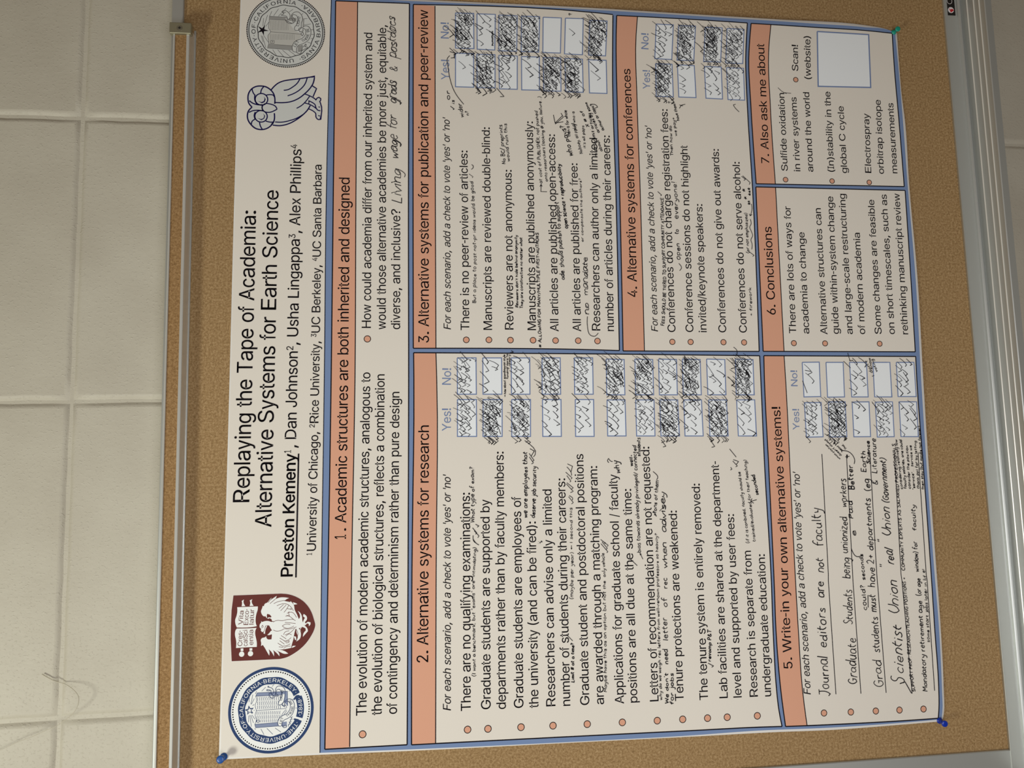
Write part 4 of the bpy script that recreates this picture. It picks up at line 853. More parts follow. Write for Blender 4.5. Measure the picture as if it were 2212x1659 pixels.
say('1', T_BODY, 'A3 1530 1197 A2 1552 103', 82, 'of contingency and determinism rather than pure design', cap2=79)
say('1', T_BODY, 'A1 1308 1222 A0 1320 280', 77, 'How could academia differ from our inherited system and', cap2=74)
say('1', T_BODY, 'A1 1435 1230 A0 1438 212', 77, 'would those alternative academies be more just, equitable,', cap2=74)
say('1', T_BODY, 'A1 1557 1230 1558 205', 77, 'diverse, and inclusive?')
say('2', T_HEAD, 'B3 217 760 B2 223 388', 94, '2. Alternative systems for research', cap2=90)
say('2', 'instruction_text', 'B3 410 1172 B2 408 820', 64, "For each scenario, add a check to vote 'yes' or 'no'", italic=True)
for pth, cp, s in (('B3 580 1170 B2 573 962', 81, 'There are no qualifying examinations:'), ('B3 750 1158 B2 740 1025', 79, 'Graduate students are supported by'),
                   ('B3 880 1155 B2 860 612', 79, 'departments rather than by faculty members:'), ('B3 1030 1147 B2 1008 1003', 79, 'Graduate students are employees of'),
                   ('B3 1158 1142 B2 1135 1208', 79, 'the university (and can be fired):'), ('B3 1303 1135 B2 1268 935', 78, 'Researchers can advise only a limited'),
                   ('B3 1430 1130 B2 1385 840', 78, 'number of students during their careers:'), ('B3 1592 1122 B2 1540 635', 77, 'Graduate student and postdoctoral positions'),
                   ('C3 177 1115 C2 118 735', 77, 'are awarded through a matching program:'), ('C3 347 1108 C2 290 810', 77, 'Applications for graduate school / faculty'),
                   ('C3 462 1102 C2 408 930', 76, 'positions are all due at the same time:'), ('C3 643 1092 C2 562 570', 76, 'Letters of recommendation are not requested:'),
                   ('C3 857 1085 C2 797 1115', 75, 'Tenure protections are weakened:'), ('C3 1065 1078 C2 993 885', 75, 'The tenure system is entirely removed:'),
                   ('C3 1233 1065 C2 1155 695', 74, 'Lab facilities are shared at the department-'), ('C3 1352 1060 C2 1285 1145', 74, 'level and supported by user fees:'),
                   ('C3 1490 1054 C2 1430 1458', 73, 'Research is separate from'), ('C3 1604 1050 C2 1548 1487', 73, 'undergraduate education:')):
    say('2', T_BODY, pth, cp, s)
say('3', T_HEAD, 'B1 223 1345 B0 215 88', 90, '3. Alternative systems for publication and peer-review', cap2=86)
say('3', 'instruction_text', 'B1 410 1235 B0 400 1012', 62, "For each scenario, add a check to vote 'yes' or 'no'", italic=True)
for pth, s in (('B1 568 1238 B0 552 1283', 'There is no peer-review of articles:'), ('B1 762 1238 B0 742 1085', 'Manuscripts are reviewed double-blind:'),
               ('B1 945 1237 B0 928 1448', 'Reviewers are not anonymous:'), ('B1 1137 1240 B0 1110 1035', 'Manuscripts are published anonymously:'),
               ('B1 1330 1247 B0 1298 1145', 'All articles are published open-access:'), ('B1 1522 1247 B0 1490 1392', 'All articles are published for free:'),
               ('C1 145 1245 C0 118 1178', 'Researchers can author only a limited'), ('C1 262 1248 C0 225 1155', 'number of articles during their careers:')):
    say('3', T_BODY, pth, 75, s, cap2=72)
say('4', T_HEAD, 'C1 460 955 440 150 C0 428 1300 400 588', 88, '4. Alternative systems for conferences', cap2=76)
say('4', 'instruction_text', 'C1 637 1252 C0 580 1082', 60, "For each scenario, add a check to vote 'yes' or 'no'", italic=True)
for pth, s in (('C1 787 1255 C0 718 930', 'Conferences do not charge registration fees:'), ('C1 940 1255 C0 888 1245', 'Conference sessions do not highlight'),
               ('C1 1053 1258 1015 160', 'invited/keynote speakers:'), ('C1 1220 1258 C0 1155 1270', 'Conferences do not give out awards:'),
               ('C1 1396 1260 C0 1333 1380', 'Conferences do not serve alcohol:')):
    say('4', T_BODY, pth, 72, s, cap2=69)
say('5', T_HEAD, 'D3 285 812 257 300 D2 234 1300 204 700 178 228', 80, '5. Write-in your own alternative systems!')
say('5', 'instruction_text', 'D3 440 1035 401 300 D2 376 1590 345 797', 64, "For each scenario, add a check to vote 'yes' or 'no'", italic=True)
say('6', T_HEAD, 'C1 1643 1108 1605 355', 84, '6. Conclusions', cap2=80)
for pth, s in (('D1 316 1265 266 183', 'There are lots of ways for'), ('D1 428 1268 385 402', 'academia to change'), ('D1 583 1272 525 195', 'Alternative structures can'),
               ('D1 682 1270 630 97', 'guide within-system change'), ('D1 799 1272 732 73', 'and large-scale restructuring'), ('D1 905 1272 858 405', 'of modern academia'),
               ('D1 1045 1272 980 125', 'Some changes are feasible'), ('D1 1158 1272 1087 80', 'on short timescales, such as'), ('D1 1272 1275 1197 73', 'rethinking manuscript review')):
    say('6', T_BODY, pth, 67, s, cap2=64)
say('7', T_HEAD, 'C0 1587 1398 1564 850 1543 378', 77, '7. Also ask me about')
for pth, s in (('D0 244 1460 213 793', 'Sulfide oxidation'), ('D0 352 1465 317 830', 'in river systems'), ('D0 462 1467 426 787', 'around the world'),
               ('D0 640 1472 606 783', '(In)stability in the'), ('D0 752 1478 719 907', 'global C cycle'), ('D0 957 1480 936 972', 'Electrospray'),
               ('D0 1065 1485 1035 853', 'orbitrap isotope'), ('D0 1180 1482 1143 880', 'measurements'), ('D0 333 608 330 382', 'Scan!'), ('D0 441 682 434 306', '(website)')):
    say('7', T_BODY, pth, 62, s)
for key, a, b, cap in (('2', 'B2 410 437 410 243', 'B2 410 48 B1 412 1560', 75), ('3', 'B0 397 680 395 508', 'B0 393 333 391 190', 72),
                       ('4', 'C0 570 760 567 598', 'C0 556 425 555 283', 68), ('5', 'D2 344 428 338 248', 'D2 328 60 D1 322 1578', 62)):
    say(key, 'column_heading', a, cap, 'Yes!', 'boxline', light=True); say(key, 'column_heading', b, cap, 'No!', 'boxline', light=True)

# bullets
for key, r, s in (('1', 7.4, 'A3 1237 1372 A1 1278 1312'), ('2', 7.4, 'B3 553 1332 727 1325 1009 1311 1282 1298 1574 1285 C3 333 1270 631 1255 848 1244 1060 1234 1228 1226 1485 1214'),
                  ('3', 6.9, 'B1 542 1320 735 1320 919 1322 1112 1323 1304 1326 1497 1327 C1 121 1330'), ('4', 6.7, 'C1 760 1337 916 1338 1196 1340 1372 1342'),
                  ('5', 7.0, 'D3 553 1190 782 1182 995 1173 1197 1165 1402 1156'), ('6', 6.6, 'D1 296 1348 562 1350 1028 1353'), ('7', 6.3, 'D0 225 1533 622 1545 939 1556 312 680')):
    for c in pts(s):
        P = Print(); P.disc(c, r, 24); o = P.build('bullet', M['salmon'], O_BANNER, PANEL[key])
        P = Print(); P.ring(c, r - 1.2, r + 0.3, 28); P.build('bullet_ring', M['black'], O_LINE, PANEL[key])

# vote boxes: (panel, tile corners TL TR BR BL, number of pen marks, big marks?)
BOX = []
def boxrow(key, s, n): BOX.append((key, pts(s), n))
yes2 = [(467, 628, 467, 630, 24), (685, 848, 685, 848, 44), (930, 1090, 930, 1090, 32), (1192, 1350, 1195, 1353, 9), (1472, 1628, 1475, 1633, 9)]
for a, b, c, d, n in yes2: boxrow('2', f'B2 {a} 170 {b} 170 {d} 485 {c} 485', n)
for a, b, c, d, n in [(203, 356, 208, 365, 12), (447, 603, 455, 612, 20), (652, 805, 663, 820, 36), (857, 1008, 868, 1023, 12), (1070, 1222, 1080, 1235, 36), (1308, 1462, 1323, 1478, 8)]:
    boxrow('2', f'C2 {a} 173 {b} 173 {d} 481 {c} 481', n)
for a, b, c, d, n in [(465, 625, 467, 628, 22), (683, 843, 685, 845, 6), (925, 1083, 928, 1085, 13), (1188, 1343, 1190, 1347, 32), (1463, 1620, 1467, 1625, 26)]:
    boxrow('2', f'B1 {a} 1474 {b} 1474 B2 {d} 125 {c} 125', n)
for a, b, c, d, n in [(195, 348, 200, 355, 34), (440, 592, 447, 600, 32), (642, 795, 650, 803, 16), (845, 997, 853, 1007, 40), (1052, 1207, 1063, 1217, 8), (1297, 1448, 1305, 1458, 42)]:
    boxrow('2', f'C1 {a} 1484 {b} 1488 C2 {d} 130 {c} 130', n)
for s, n in (('450 453 605 458 605 745 450 740', 1), ('632 462 787 467 788 750 635 748', 40), ('820 472 977 478 977 762 825 758', 13), ('1013 482 1165 487 1167 770 1015 767', 2),
             ('1198 490 1348 495 1350 778 1203 775', 46), ('1383 498 1533 505 1540 788 1390 783', 42), ('450 110 605 115 607 415 450 410', 42), ('633 118 790 123 785 427 635 420', 7),
             ('820 128 977 135 972 437 820 433', 36), ('1013 137 1168 142 1160 445 1010 440', 36), ('1198 147 1353 153 1345 453 1195 448', 0), ('1388 155 1540 160 1533 467 1380 460', 1)):
    boxrow('3', 'B0 ' + s, n)
for s, n in (('45 510 195 515 202 798 53 793', 2), ('55 172 203 180 190 477 45 470', 46)): boxrow('3', 'C0 ' + s, n)
for s, n in (('617 543 757 548 768 827 622 822', 40), ('803 553 947 560 962 833 815 828', 5), ('1033 567 1177 572 1188 845 1047 838', 8), ('1222 577 1367 583 1377 855 1235 850', 22),
             ('622 205 768 212 755 508 610 500', 14), ('813 217 957 223 943 518 800 513', 40), ('1040 232 1185 238 1172 530 1027 525', 42), ('1227 243 1372 250 1360 543 1215 538', 34)):
    boxrow('4', 'C0 ' + s, n)
for s, n in (('385 197 528 195 545 488 403 492', 22), ('590 190 733 190 748 487 603 490', 50), ('793 192 937 190 950 487 808 488', 4), ('990 193 1137 190 1152 487 1008 490', 24),
             ('1193 190 1343 190 1358 487 1210 487', 9)): boxrow('5', 'D2 ' + s, n)
for s, n in (('D1 367 1512 512 1510 D2 525 145 382 148', 2), ('D1 570 1512 716 1512 D2 728 148 583 150', 0), ('D1 770 1512 915 1512 D2 930 148 790 148', 9),
             ('D1 970 1512 1115 1512 D2 1132 148 985 148', 0), ('D1 1170 1512 1320 1512 D2 1340 145 1185 145', 11)): boxrow('5', s, n)
for key, qd, n in BOX:
    P = Print(); patch(P, [qd[0], qd[3]], [qd[1], qd[2]], nu=4, nv=6); bx = P.build('vote_box', M['box'], O_BANNER, PANEL[key])
    P = Print(); P.line(list(qd) + [qd[0]], 2.3)
    P.build('vote_box_rule', M['boxline'], O_LINE, PANEL[key])
    if not n: continue
    P = Print()
    if n < 4:
        for k in range(n): tick(P, quad_point(qd, 0.55 + 0.1 * k, (0.3, 0.55)[k % 2] if n > 1 else 0.42), 26 if n > 1 else 20, 1.5)
    else:
        rc = RN
        cols = max(2, int(math.ceil(math.sqrt(n * 2)))); rws = int(math.ceil(n / cols))
        k = 0
        for a in range(rws):
            for b in range(cols):
                if k >= n: break
                k += 1
                c = quad_point(qd, (a + 0.62 + rc.uniform(-0.3, 0.3)) / rws * 0.95 + 0.08, (b + 0.5 + rc.uniform(-0.35, 0.35)) / cols)
                sz = rc.uniform(11, 27) if n > 15 else rc.uniform(14, 27)
                tick(P, c, sz, 1.25 if n > 15 else 1.4, rc.uniform(-0.35, 0.30))
        if n > 28:                       # marks that spilled past the box and strokes struck through it
            for k in range(n // 5):
                c = quad_point(qd, rc.uniform(0.0, 1.05), rc.uniform(1.02, 1.18)); tick(P, c, rc.uniform(14, 24), 1.4)
            for k in range(n // 6):
                c = quad_point(qd, rc.uniform(-0.12, 1.1), rc.uniform(-0.02, 0.95)); tick(P, c, rc.uniform(18, 30), 1.3)
            for k in range(n // 3):
                a = quad_point(qd, rc.uniform(0.1, 0.95), rc.uniform(0.1, 0.95)); d = rc.uniform(0.3, 1.3)
                P.line([a, (a[0] + rc.uniform(8, 18), a[1] + rc.uniform(4, 16) * d)], rc.uniform(1.0, 1.7))
    P.build('pen_check_marks', M['ink'], O_PEN, PANEL[key])

# frame left for a code (its content is not reproduced)
qd = pts('D0 492 265 937 292 955 750 500 740')
P = Print(); patch(P, [qd[0], qd[3]], [qd[1], qd[2]], nu=10, nv=10); P.build('code_square', M['box'], O_BANNER, PANEL['7'])
P = Print(); ins = [(qd[i][0] * .985 + sum(a[0] for a in qd) / 4 * .015, qd[i][1] * .985 + sum(a[1] for a in qd) / 4 * .015) for i in range(4)]
P.line(ins + [ins[0]], 3.2); P.build('code_square_rule', M['boxline'], O_LINE, PANEL['7'])
# write-in rules
for s in ('D3 655 1030 590 60 D2 590 1659 535 635', 'D3 868 1025 800 60 D2 797 1659 745 640', 'D3 1083 1018 1008 60 D2 1003 1659 945 640', 'D3 1305 1025 1218 60 D2 1210 1659 1155 640', 'D3 1497 1000 1433 60 D2 1425 1659 1355 620'):
    P = Print(); P.line(pts(s), 1.7); P.build('write_in_rule', M['black'], O_LINE, PANEL['5'])
# ---------------------------------------------------------------- pen notes
def note(key, items):
    """one note; items are (path, cap, words, options)"""
    P = Print()
    for it in items:
        path, cap, s = it[:3]; kw = dict(it[3]) if len(it) > 3 else {}
        write(P, pts(path), cap / TS, s, **kw)
    return P.build('handwritten_note', M['ink'], O_PEN, PANEL[key])
def strokes(key, lst, w=1.5, name='pen_stroke'):
    P = Print()
    for s in lst: P.line(smooth_line(pts(s), 4, 75), w, seg=8)
    P.build(name, M['ink'], O_PEN, PANEL[key])
CU = dict(cursive=True, slant=0.35, w=1.5)
BO = dict(w=1.65)
FI = dict(w=1.15)
note('1', [('A1 1568 160 A0 1560 1440', 92, 'Living', CU), ('A0 1540 1360 1535 1150', 88, 'wage', CU), ('A0 1530 1110 1525 985', 88, 'for', CU),
           ('A0 1535 890 1520 690', 88, 'grads', CU), ('A0 1532 615 1530 560', 70, '&', dict(w=1.5, slant=0.2)), ('A0 1530 500 1515 145', 88, 'postdocs', CU)])
note('2', [('B3 622 880 612 60', 27, '(I want a benchmark, but "exams" are', FI), ('B3 612 30 B2 628 1430', 27, 'intimidating)', FI)])
note('2', [('B2 612 1222 606 742', 34, 'What type of exam?', dict(w=1.3))])
note('2', [('B2 1062 1180 1062 615', 36, 'we are employees that', BO), ('B2 1127 1182 1140 740', 36, 'deserve job security', BO)])
strokes('2', ['B2 650 1412 630 1400 600 1360', 'B2 625 1395 610 1385 600 1330', 'B2 640 1350 650 1335 610 1290', 'B2 620 1320 632 1310 595 1265', 'B2 635 1260 650 1250 620 1235',
              'B2 1098 720 1115 712 1080 660', 'B2 1105 700 1120 690 1078 630', 'B2 1115 660 1130 640 1040 520', 'B2 1095 655 1122 610 1085 590',
              'B2 1172 1400 1170 1388 1190 1385 1180 1375', 'B2 1155 1400 1157 1398', 'B2 1158 1385 1160 1383'], 1.4)
note('2', [('B3 1462 930 1462 590', 27, 'Limit # at a time?', BO), ('B3 1452 222 B2 1455 1470', 30, '(maybe per year)', FI), ('B2 1450 1450 1445 1090', 27, '< I second this', FI)])
strokes('2', ['B3 1450 575 1395 520', 'B2 1440 1062 1455 1050 1415 1000', 'B2 1445 1030 1450 1020 1420 990', 'B2 1430 965 1455 955 1395 890', 'B2 1440 935 1455 925 1400 880',
              'B2 1425 875 1435 868 1400 820', 'B2 1435 850 1445 840 1390 790', 'B2 1440 820 1440 810 1400 745', 'B2 1435 790 1448 740 1405 720'], 1.3)
note('2', [('C3 200 1012 190 60', 27, 'Maybe have this as an option but not the', FI), ('C3 190 30 C2 178 1478', 27, 'only vehicle', FI)])
strokes('2', ['C2 200 1478 210 1470 150 1400', 'C2 195 1450 205 1440 160 1385', 'C2 205 1425 212 1415 148 1365', 'C2 180 1400 190 1395 165 1380'], 1.3)
note('2', [('C2 315 800 295 690', 52, 'why', dict(w=1.8, slant=0.3)), ('C2 268 720 262 660', 60, '?', dict(w=1.5))])
note('2', [('C2 520 1530 492 1470', 30, '>', FI), ('C2 490 1478 450 560', 34, 'bias towards already privileged/ connected', dict(w=1.35)),
           ('C2 424 738 418 640', 30, 'well-', BO), ('C2 487 655 485 495', 32, 'students', dict(w=1.4))])
note('2', [('C3 672 1080 648 300 C2 640 1500 632 1310', 24, 'why do we weigh rec letters from well-renown professors so heavily?', FI)])
note('2', [('C3 728 1110 722 845', 30, "We don't", BO), ('C3 770 1120 768 845', 34, 'for jobs', BO), ('C3 725 775 720 640', 46, 'need', dict(w=1.6)), ('C3 722 575 712 370', 46, 'letter', dict(w=1.6)),
           ('C3 718 290 712 200', 46, 'of', dict(w=1.6)), ('C3 716 130 712 30', 46, 'rec', dict(w=1.6)), ('C2 715 1610 708 1380', 46, 'when', dict(w=1.6, cursive=True)), ('C2 708 1305 695 955', 50, 'advisey', dict(w=1.6, cursive=True))])
note('2', [('C2 620 1165 645 860', 34, '-tons of them', dict(w=1.35))])
strokes('2', ['C2 625 855 635 840 595 785', 'C2 610 1150 625 1168 600 1120'], 1.5)
note('2', [('C3 1088 752 1092 480', 28, 'revamp P&T', BO)])
strokes('2', ['C3 1095 800 1112 790 1065 765'], 1.5)
note('2', [('C2 1418 1397 1340 785', 26, '(if it is combined, faculty should be', FI), ('C2 1470 1382 1390 682', 28, 'trained/evaluated for their teaching)', FI), ('C2 1495 985 1462 808', 32, 'seconded', dict(w=1.6))])
strokes('2', ['C2 1480 1025 1430 1040', 'C2 1455 1055 1428 1040 1440 1015', 'C2 1255 772 1268 765 1258 748', 'C2 1300 745 1315 738 1275 695', 'C2 1305 725 1325 700 1280 683', 'C2 1305 662 1248 592', 'C2 460 1588 400 1530',
              'C2 680 575 705 570 665 515', 'C2 1095 578 1122 572 1075 503'], 1.4)
note('2', [('B2 880 150 B1 872 1445', 17, '> how about scandinavian style', dict(w=1.1)), ('B1 900 1655 897 1440', 17, 'funding! more to', dict(w=1.1)), ('B1 920 1540 915 1445', 17, 'theory', dict(w=1.1))])
strokes('2', ['B1 915 1430 945 1425 925 1412'], 1.3)
# section 3
note('3', [('B1 622 1008 606 60 B0 598 1545', 30, 'But a place to post not-pr ideas would be good', FI), ('B0 602 1520 592 1475', 30, '√', FI)])
note('3', [('B1 985 1045 975 425', 23, "Reviewers don't hide behind anonymity", dict(w=1.4)), ('B1 1025 1052 1018 445', 23, 'They are constructive no matter what', dict(w=1.4))])
note('3', [('B1 1184 1385 1158 405', 24, '# ALLOWING FOR MANY/MULTIPLE FIRST-AUTHORS', dict(w=1.4))])
note('3', [('B0 876 1400 848 1062', 32, 'No BC/ preprints', dict(w=1.3)), ('B0 912 1378 886 1052', 28, 'would ruin this', dict(w=1.3))])
note('3', [('B0 1190 1565 1150 945', 27, 'at cost of PUBLISHER, not pushed', FI), ('B0 1236 1550 1178 822', 26, 'onto researchers (looking @ you, Nature...)', FI)])
strokes('3', ['B0 1230 1637 1178 1635 1180 1575', 'B0 1170 1592 1180 1572 1190 1592'], 1.3)
note('3', [('B1 1382 808 1330 140', 38, 'ade. should publish to support', dict(w=1.6)), ('B1 1408 370 B0 1345 1400', 34, 'open science + reproducibility', dict(w=1.8))])
note('3', [('B1 1542 485 B0 1524 1520', 22, 'or compensate the authors?', dict(w=1.05))])
note('3', [('B1 1592 1105 1580 1000', 48, 'no', dict(w=1.5, cursive=True)), ('B1 1580 940 1572 612', 52, 'mandate', dict(w=1.5, cursive=True))])
strokes('3', ['B0 585 1445 600 1432 600 1415 587 1405', 'C1 128 1262 95 1290 60 1280 35 1200 35 1120', 'B0 400 475 380 500 385 560 400 660 440 780 520 890', 'B0 410 495 435 490 445 460', 'B0 400 440 445 455 440 500',
              'B0 1360 990 1300 1050', 'B0 1350 965 1370 1000 1300 1060', 'B0 1285 980 1300 1050 1370 1040', 'B0 830 825 865 825 800 750'], 1.4)
note('3', [('B0 400 855 402 768', 36, 'or', dict(w=1.5)), ('B0 440 940 440 850', 30, '√ is', dict(w=1.4)), ('B0 520 1000 500 880', 38, 'wider', dict(w=1.5)), ('B0 565 985 560 945', 32, 'n?', dict(w=1.4))])
note('3', [('B0 1455 1330 1378 1062', 46, 'who pays?', dict(w=1.7)), ('B0 1432 1165 1398 940', 28, 'then is for whole', dict(w=1.3))])
note('3', [('B0 1535 1310 1460 1045', 26, 'Nobody, all ppl at', dict(w=1.2)), ('B0 1480 1110 1462 950', 24, 'say who is', dict(w=1.2)), ('B0 1562 1265 1545 1070', 24, "it's all paps", dict(w=1.2))])
note('3', [('B0 1605 1110 1530 940', 28, '. X # of', dict(w=1.5)), ('C0 122 1345 105 1185', 34, 'how', dict(w=1.4)), ('C0 165 1290 128 1190', 28, 'about', dict(w=1.4)), ('C0 105 1190 60 960', 28, 'limit articles', dict(w=1.4)),
           ('C0 140 1130 28 870', 26, 'articles by some', dict(w=1.4)), ('C0 180 1110 75 885', 26, 'author or topic?', dict(w=1.4))])
strokes('3', ['C0 60 890 112 900 122 915 95 925'], 1.4)
note('3', [('B0 775 392 772 262', 22, 'hmmm', dict(w=1.8)), ('B0 1450 130 1440 105', 32, '?', dict(w=1.4))])
# section 4
note('4', [('C1 690 1202 706 800 690 400 684 105', 26, 'FEES SHOULD BE TIERED TO SUPPORT COMMUNITY ATTENDANCE', dict(w=1.35))])
strokes('4', ['C1 660 92 668 85 635 55', 'C1 822 730 838 705 815 668', 'C0 820 925 835 900 820 895', 'C0 850 905 835 898 870 890'], 1.4)
note('4', [('C1 828 640 820 490', 46, 'open', dict(w=1.5)), ('C1 812 420 810 375', 40, 'to', dict(w=1.5)), ('C1 810 290 C0 795 1550', 44, 'everyone!', dict(w=1.5))])
note('4', [('C0 766 1330 752 1070', 26, 'Then how do', dict(w=1.3)), ('C0 800 1160 778 1000', 28, 'we pay+', dict(w=1.3)), ('C0 820 1030 782 870', 26, 'have them?', dict(w=1.3)), ('C0 755 880 745 855', 26, '?', dict(w=1.3))])
note('4', [('C1 1444 1118 1432 870', 28, '+ firework', dict(w=1.2))])
note('4', [('C1 1415 582 1398 235', 28, '(or not emphasized)', dict(w=1.2)), ('C1 1398 120 1385 90', 26, '*', dict(w=1.2)), ('C1 1430 165 1420 130', 26, '**', dict(w=1.2)), ('C1 1432 90 1425 20', 26, '***', dict(w=1.2)), ('C1 1385 55 1375 25', 26, '*', dict(w=1.2))])
strokes('4', ['C1 1445 608 1458 600 1405 560', 'C1 1438 548 1440 500 1430 470 1445 430 1432 390 1420 360 1432 330 1425 290', 'C1 1425 262 1440 200 1435 160', 'C1 1415 245 1425 262 1440 250',
              'C0 1370 1540 1385 1530 1350 1505', 'C0 1415 1575 1425 1560 1360 1500', 'C0 1330 955 1285 905 1280 895 1300 890', 'C1 1310 1450 1310 1410 1282 1382'], 1.3)
# section 5
note('5', [('D3 603 1050 585 700', 92, 'Journal', dict(w=1.8)), ('D3 580 632 562 285', 82, 'editors', dict(w=1.8)), ('D3 556 208 550 62', 78, 'are', dict(w=1.8)),
           ('D2 550 1648 547 1520', 74, 'not', dict(w=1.8)), ('D2 545 1425 520 1090', 84, 'faculty', dict(w=1.8))])
note('5', [('D3 835 945 822 545', 88, 'Graduate', dict(w=1.7)), ('D3 798 435 790 135', 78, 'Students', dict(w=1.7)), ('D3 775 45 D2 770 1515', 74, 'being', dict(w=1.7)),
           ('D2 755 1482 750 1168', 68, 'unionized', dict(w=1.7)), ('D2 748 1090 738 842', 66, 'workers', dict(w=1.7))])
note('5', [('D3 920 315 900 90', 40, 'could?', dict(w=1.6)), ('D3 905 55 D2 882 1485', 38, 'seconds', dict(w=1.6))])
note('5', [('D2 828 1335 818 1275', 46, 'e', dict(w=1.7)), ('D2 800 1188 795 1028', 46, 'Paid', dict(w=1.9)), ('D2 812 942 795 725', 52, 'Better', dict(w=1.9))])
strokes('5', ['D2 735 660 770 655', 'D2 752 672 752 640', 'D2 810 720 815 690 800 650 770 620 710 605', 'D2 705 620 705 600 720 608', 'D2 785 1440 830 1510 885 1500', 'D3 930 290 928 185'], 1.6)
note('5', [('D3 1058 970 1036 730', 84, 'Grad', dict(w=1.7)), ('D3 1028 675 1012 365', 66, 'students', dict(w=1.7)), ('D3 1000 330 992 175', 64, 'must', dict(w=1.7)), ('D3 990 120 D2 982 1600', 62, 'have', dict(w=1.7)),
           ('D2 980 1575 972 1488', 58, '2+', dict(w=1.7)), ('D2 975 1460 945 1008', 56, 'departments', dict(w=1.8)), ('D2 948 955 935 840', 56, '(eg', dict(w=1.7)), ('D2 912 790 905 605', 44, 'Earth', dict(w=1.8)),
           ('D2 948 722 942 520', 34, 'Science', dict(w=2.2)), ('D2 1012 900 1005 850', 46, '&', dict(w=1.6)), ('D2 1003 800 995 500', 46, 'Literature', dict(w=1.6))])
SL = dict(w=1.9, slant=0.35)
note('5', [('D3 1245 940 1228 880', 110, 'S', dict(w=1.9, slant=0.5)), ('D3 1232 860 1212 440', 92, 'cientist', SL), ('D3 1192 345 1175 50', 92, 'Union', SL)])
note('5', [('D2 1100 1625 1098 1585', 70, '"', SL), ('D2 1152 1580 1140 1445', 84, 'real', SL), ('D2 1080 1410 1078 1375', 70, '"', SL)])
note('5', [('D2 1125 1335 1110 1085', 84, 'Union', SL), ('D2 1105 1055 1078 668', 62, '(Government)', SL)])
strokes('5', ['D3 1200 940 1245 925 1300 1022'], 1.9)
note('5', [('D3 1332 1008 1300 760 1284 500 1246 30', 27, 'SUPPORT PROF. RESEARCH/TEACHING POSITIONS +', dict(w=1.25)), ('D2 1243 1630 1205 1100 1160 545', 27, 'COMMUNITY EXPERTS AS SALARIED PROFESSIONALS', dict(w=1.35))])
note('5', [('D3 1437 1008 1412 650 1386 230', 44, 'Mandatory retirement age', dict(w=1.6)), ('D3 1382 190 1372 40', 40, '(or age', dict(w=1.6)), ('D2 1362 1640 1345 1380', 42, 'window) for', dict(w=1.6)), ('D2 1340 1290 1330 1065', 40, 'faculty', dict(w=1.6))])
note('5', [('D3 1455 588 1424 15', 28, 'some start jobs later in lif', dict(w=1.3)), ('D2 1415 1650 1410 1615', 28, 'e!', dict(w=1.3))])
note('5', [('D2 1225 935 1175 510', 24, 'considering relatively low', dict(w=1.3)), ('D2 1258 932 1217 512', 24, 'faculty salaries, one could', dict(w=1.3)), ('D2 1293 932 1268 562', 24, 'consider the position', dict(w=1.3)),
           ('D2 1330 942 1300 560', 24, '"service"... service we', dict(w=1.3)), ('D2 1368 932 1338 520', 24, 'thank ppl for by letting', dict(w=1.3)), ('D2 1405 938 1372 395', 22, 'them stay (but maybe not forever)', dict(w=1.3))])
note('5', [('D2 692 676 572 548', 18, 'union position', dict(w=1.05)), ('D2 706 645 562 505', 18, "doesn't always", dict(w=1.05)), ('D2 712 602 640 535', 18, 'lead to', dict(w=1.05)), ('D2 745 588 702 535', 18, 'that...', dict(w=1.05))])
note('5', [('D1 985 1628 915 1490', 26, "I don't", dict(w=1.3)), ('D1 968 1570 945 1470', 22, 'know', dict(w=1.3)), ('D1 1012 1592 970 1480', 24, 'voting', dict(w=1.3))])
strokes('5', ['D1 755 1432 775 1500 800 1495', 'D1 720 1502 780 1560', 'D2 425 540 440 530 395 480', 'D1 390 1580 445 1590', 'D2 410 115 370 10'], 1.3)
strokes('7', ['D0 160 748 195 780 235 800', 'D0 205 790 272 797'], 1.1)

# ---------------------------------------------------------------- emblems in the header
def emblem(name, label):
    e = empty(name, (0, 0, 0), parent=poster); e['label'] = label; return e
def arc_text(P, c, r, cap, s, a0, a1, outward=True, bold=True, wid=1.0):
    """angles clockwise from the top; outward False = read along the foot of the ring"""
    tot = sum(ADV.get(ch, 278) for ch in s); x = 0.0
    for ch in s:
        a = ADV.get(ch, 278)
        if ch != ' ':
            mid = a0 + (a1 - a0) * (x + a / 2) / tot; th = math.radians(mid)
            ux = (math.sin(th), math.cos(th))
            upv = ux if outward else (-ux[0], -ux[1])
            tv = (upv[1], -upv[0])
            v, f = glyph(ch); A, _, g0, g1 = GL[ch]
            sc = cap / CAP_U; w = abs(math.radians(a1 - a0)) * r * a / tot / max(A, 1) * wid
            for dx in (0,):
                n = len(P.v)
                for gx, gy in v:
                    lx = (gx - (g0 + g1) / 2) * min(w, sc * 1.5) + dx * cap; ly = gy * sc
                    P.v.append((c[0] + ux[0] * r + tv[0] * lx + upv[0] * ly, c[1] + ux[1] * r + tv[1] * lx + upv[1] * ly))
                P.f += [tuple(n + k for k in t) for t in f]
        x += a
def band(P, c, r0, r1, a0, a1, wob=0.0, k=0, ph=0.0, n=90):
    A, B = [], []
    for i in range(n + 1):
        th = math.radians(a0 + (a1 - a0) * i / n); m = wob * math.sin(k * th + ph)
        A.append((c[0] + (r0 + m) * math.sin(th), c[1] + (r0 + m) * math.cos(th))); B.append((c[0] + (r1 + m) * math.sin(th), c[1] + (r1 + m) * math.cos(th)))
    P.strip(A, B)
def dots(P, c, r, n, rd):
    for i in range(n):
        th = 2 * math.pi * i / n; P.disc((c[0] + r * math.sin(th), c[1] + r * math.cos(th)), rd, 8)
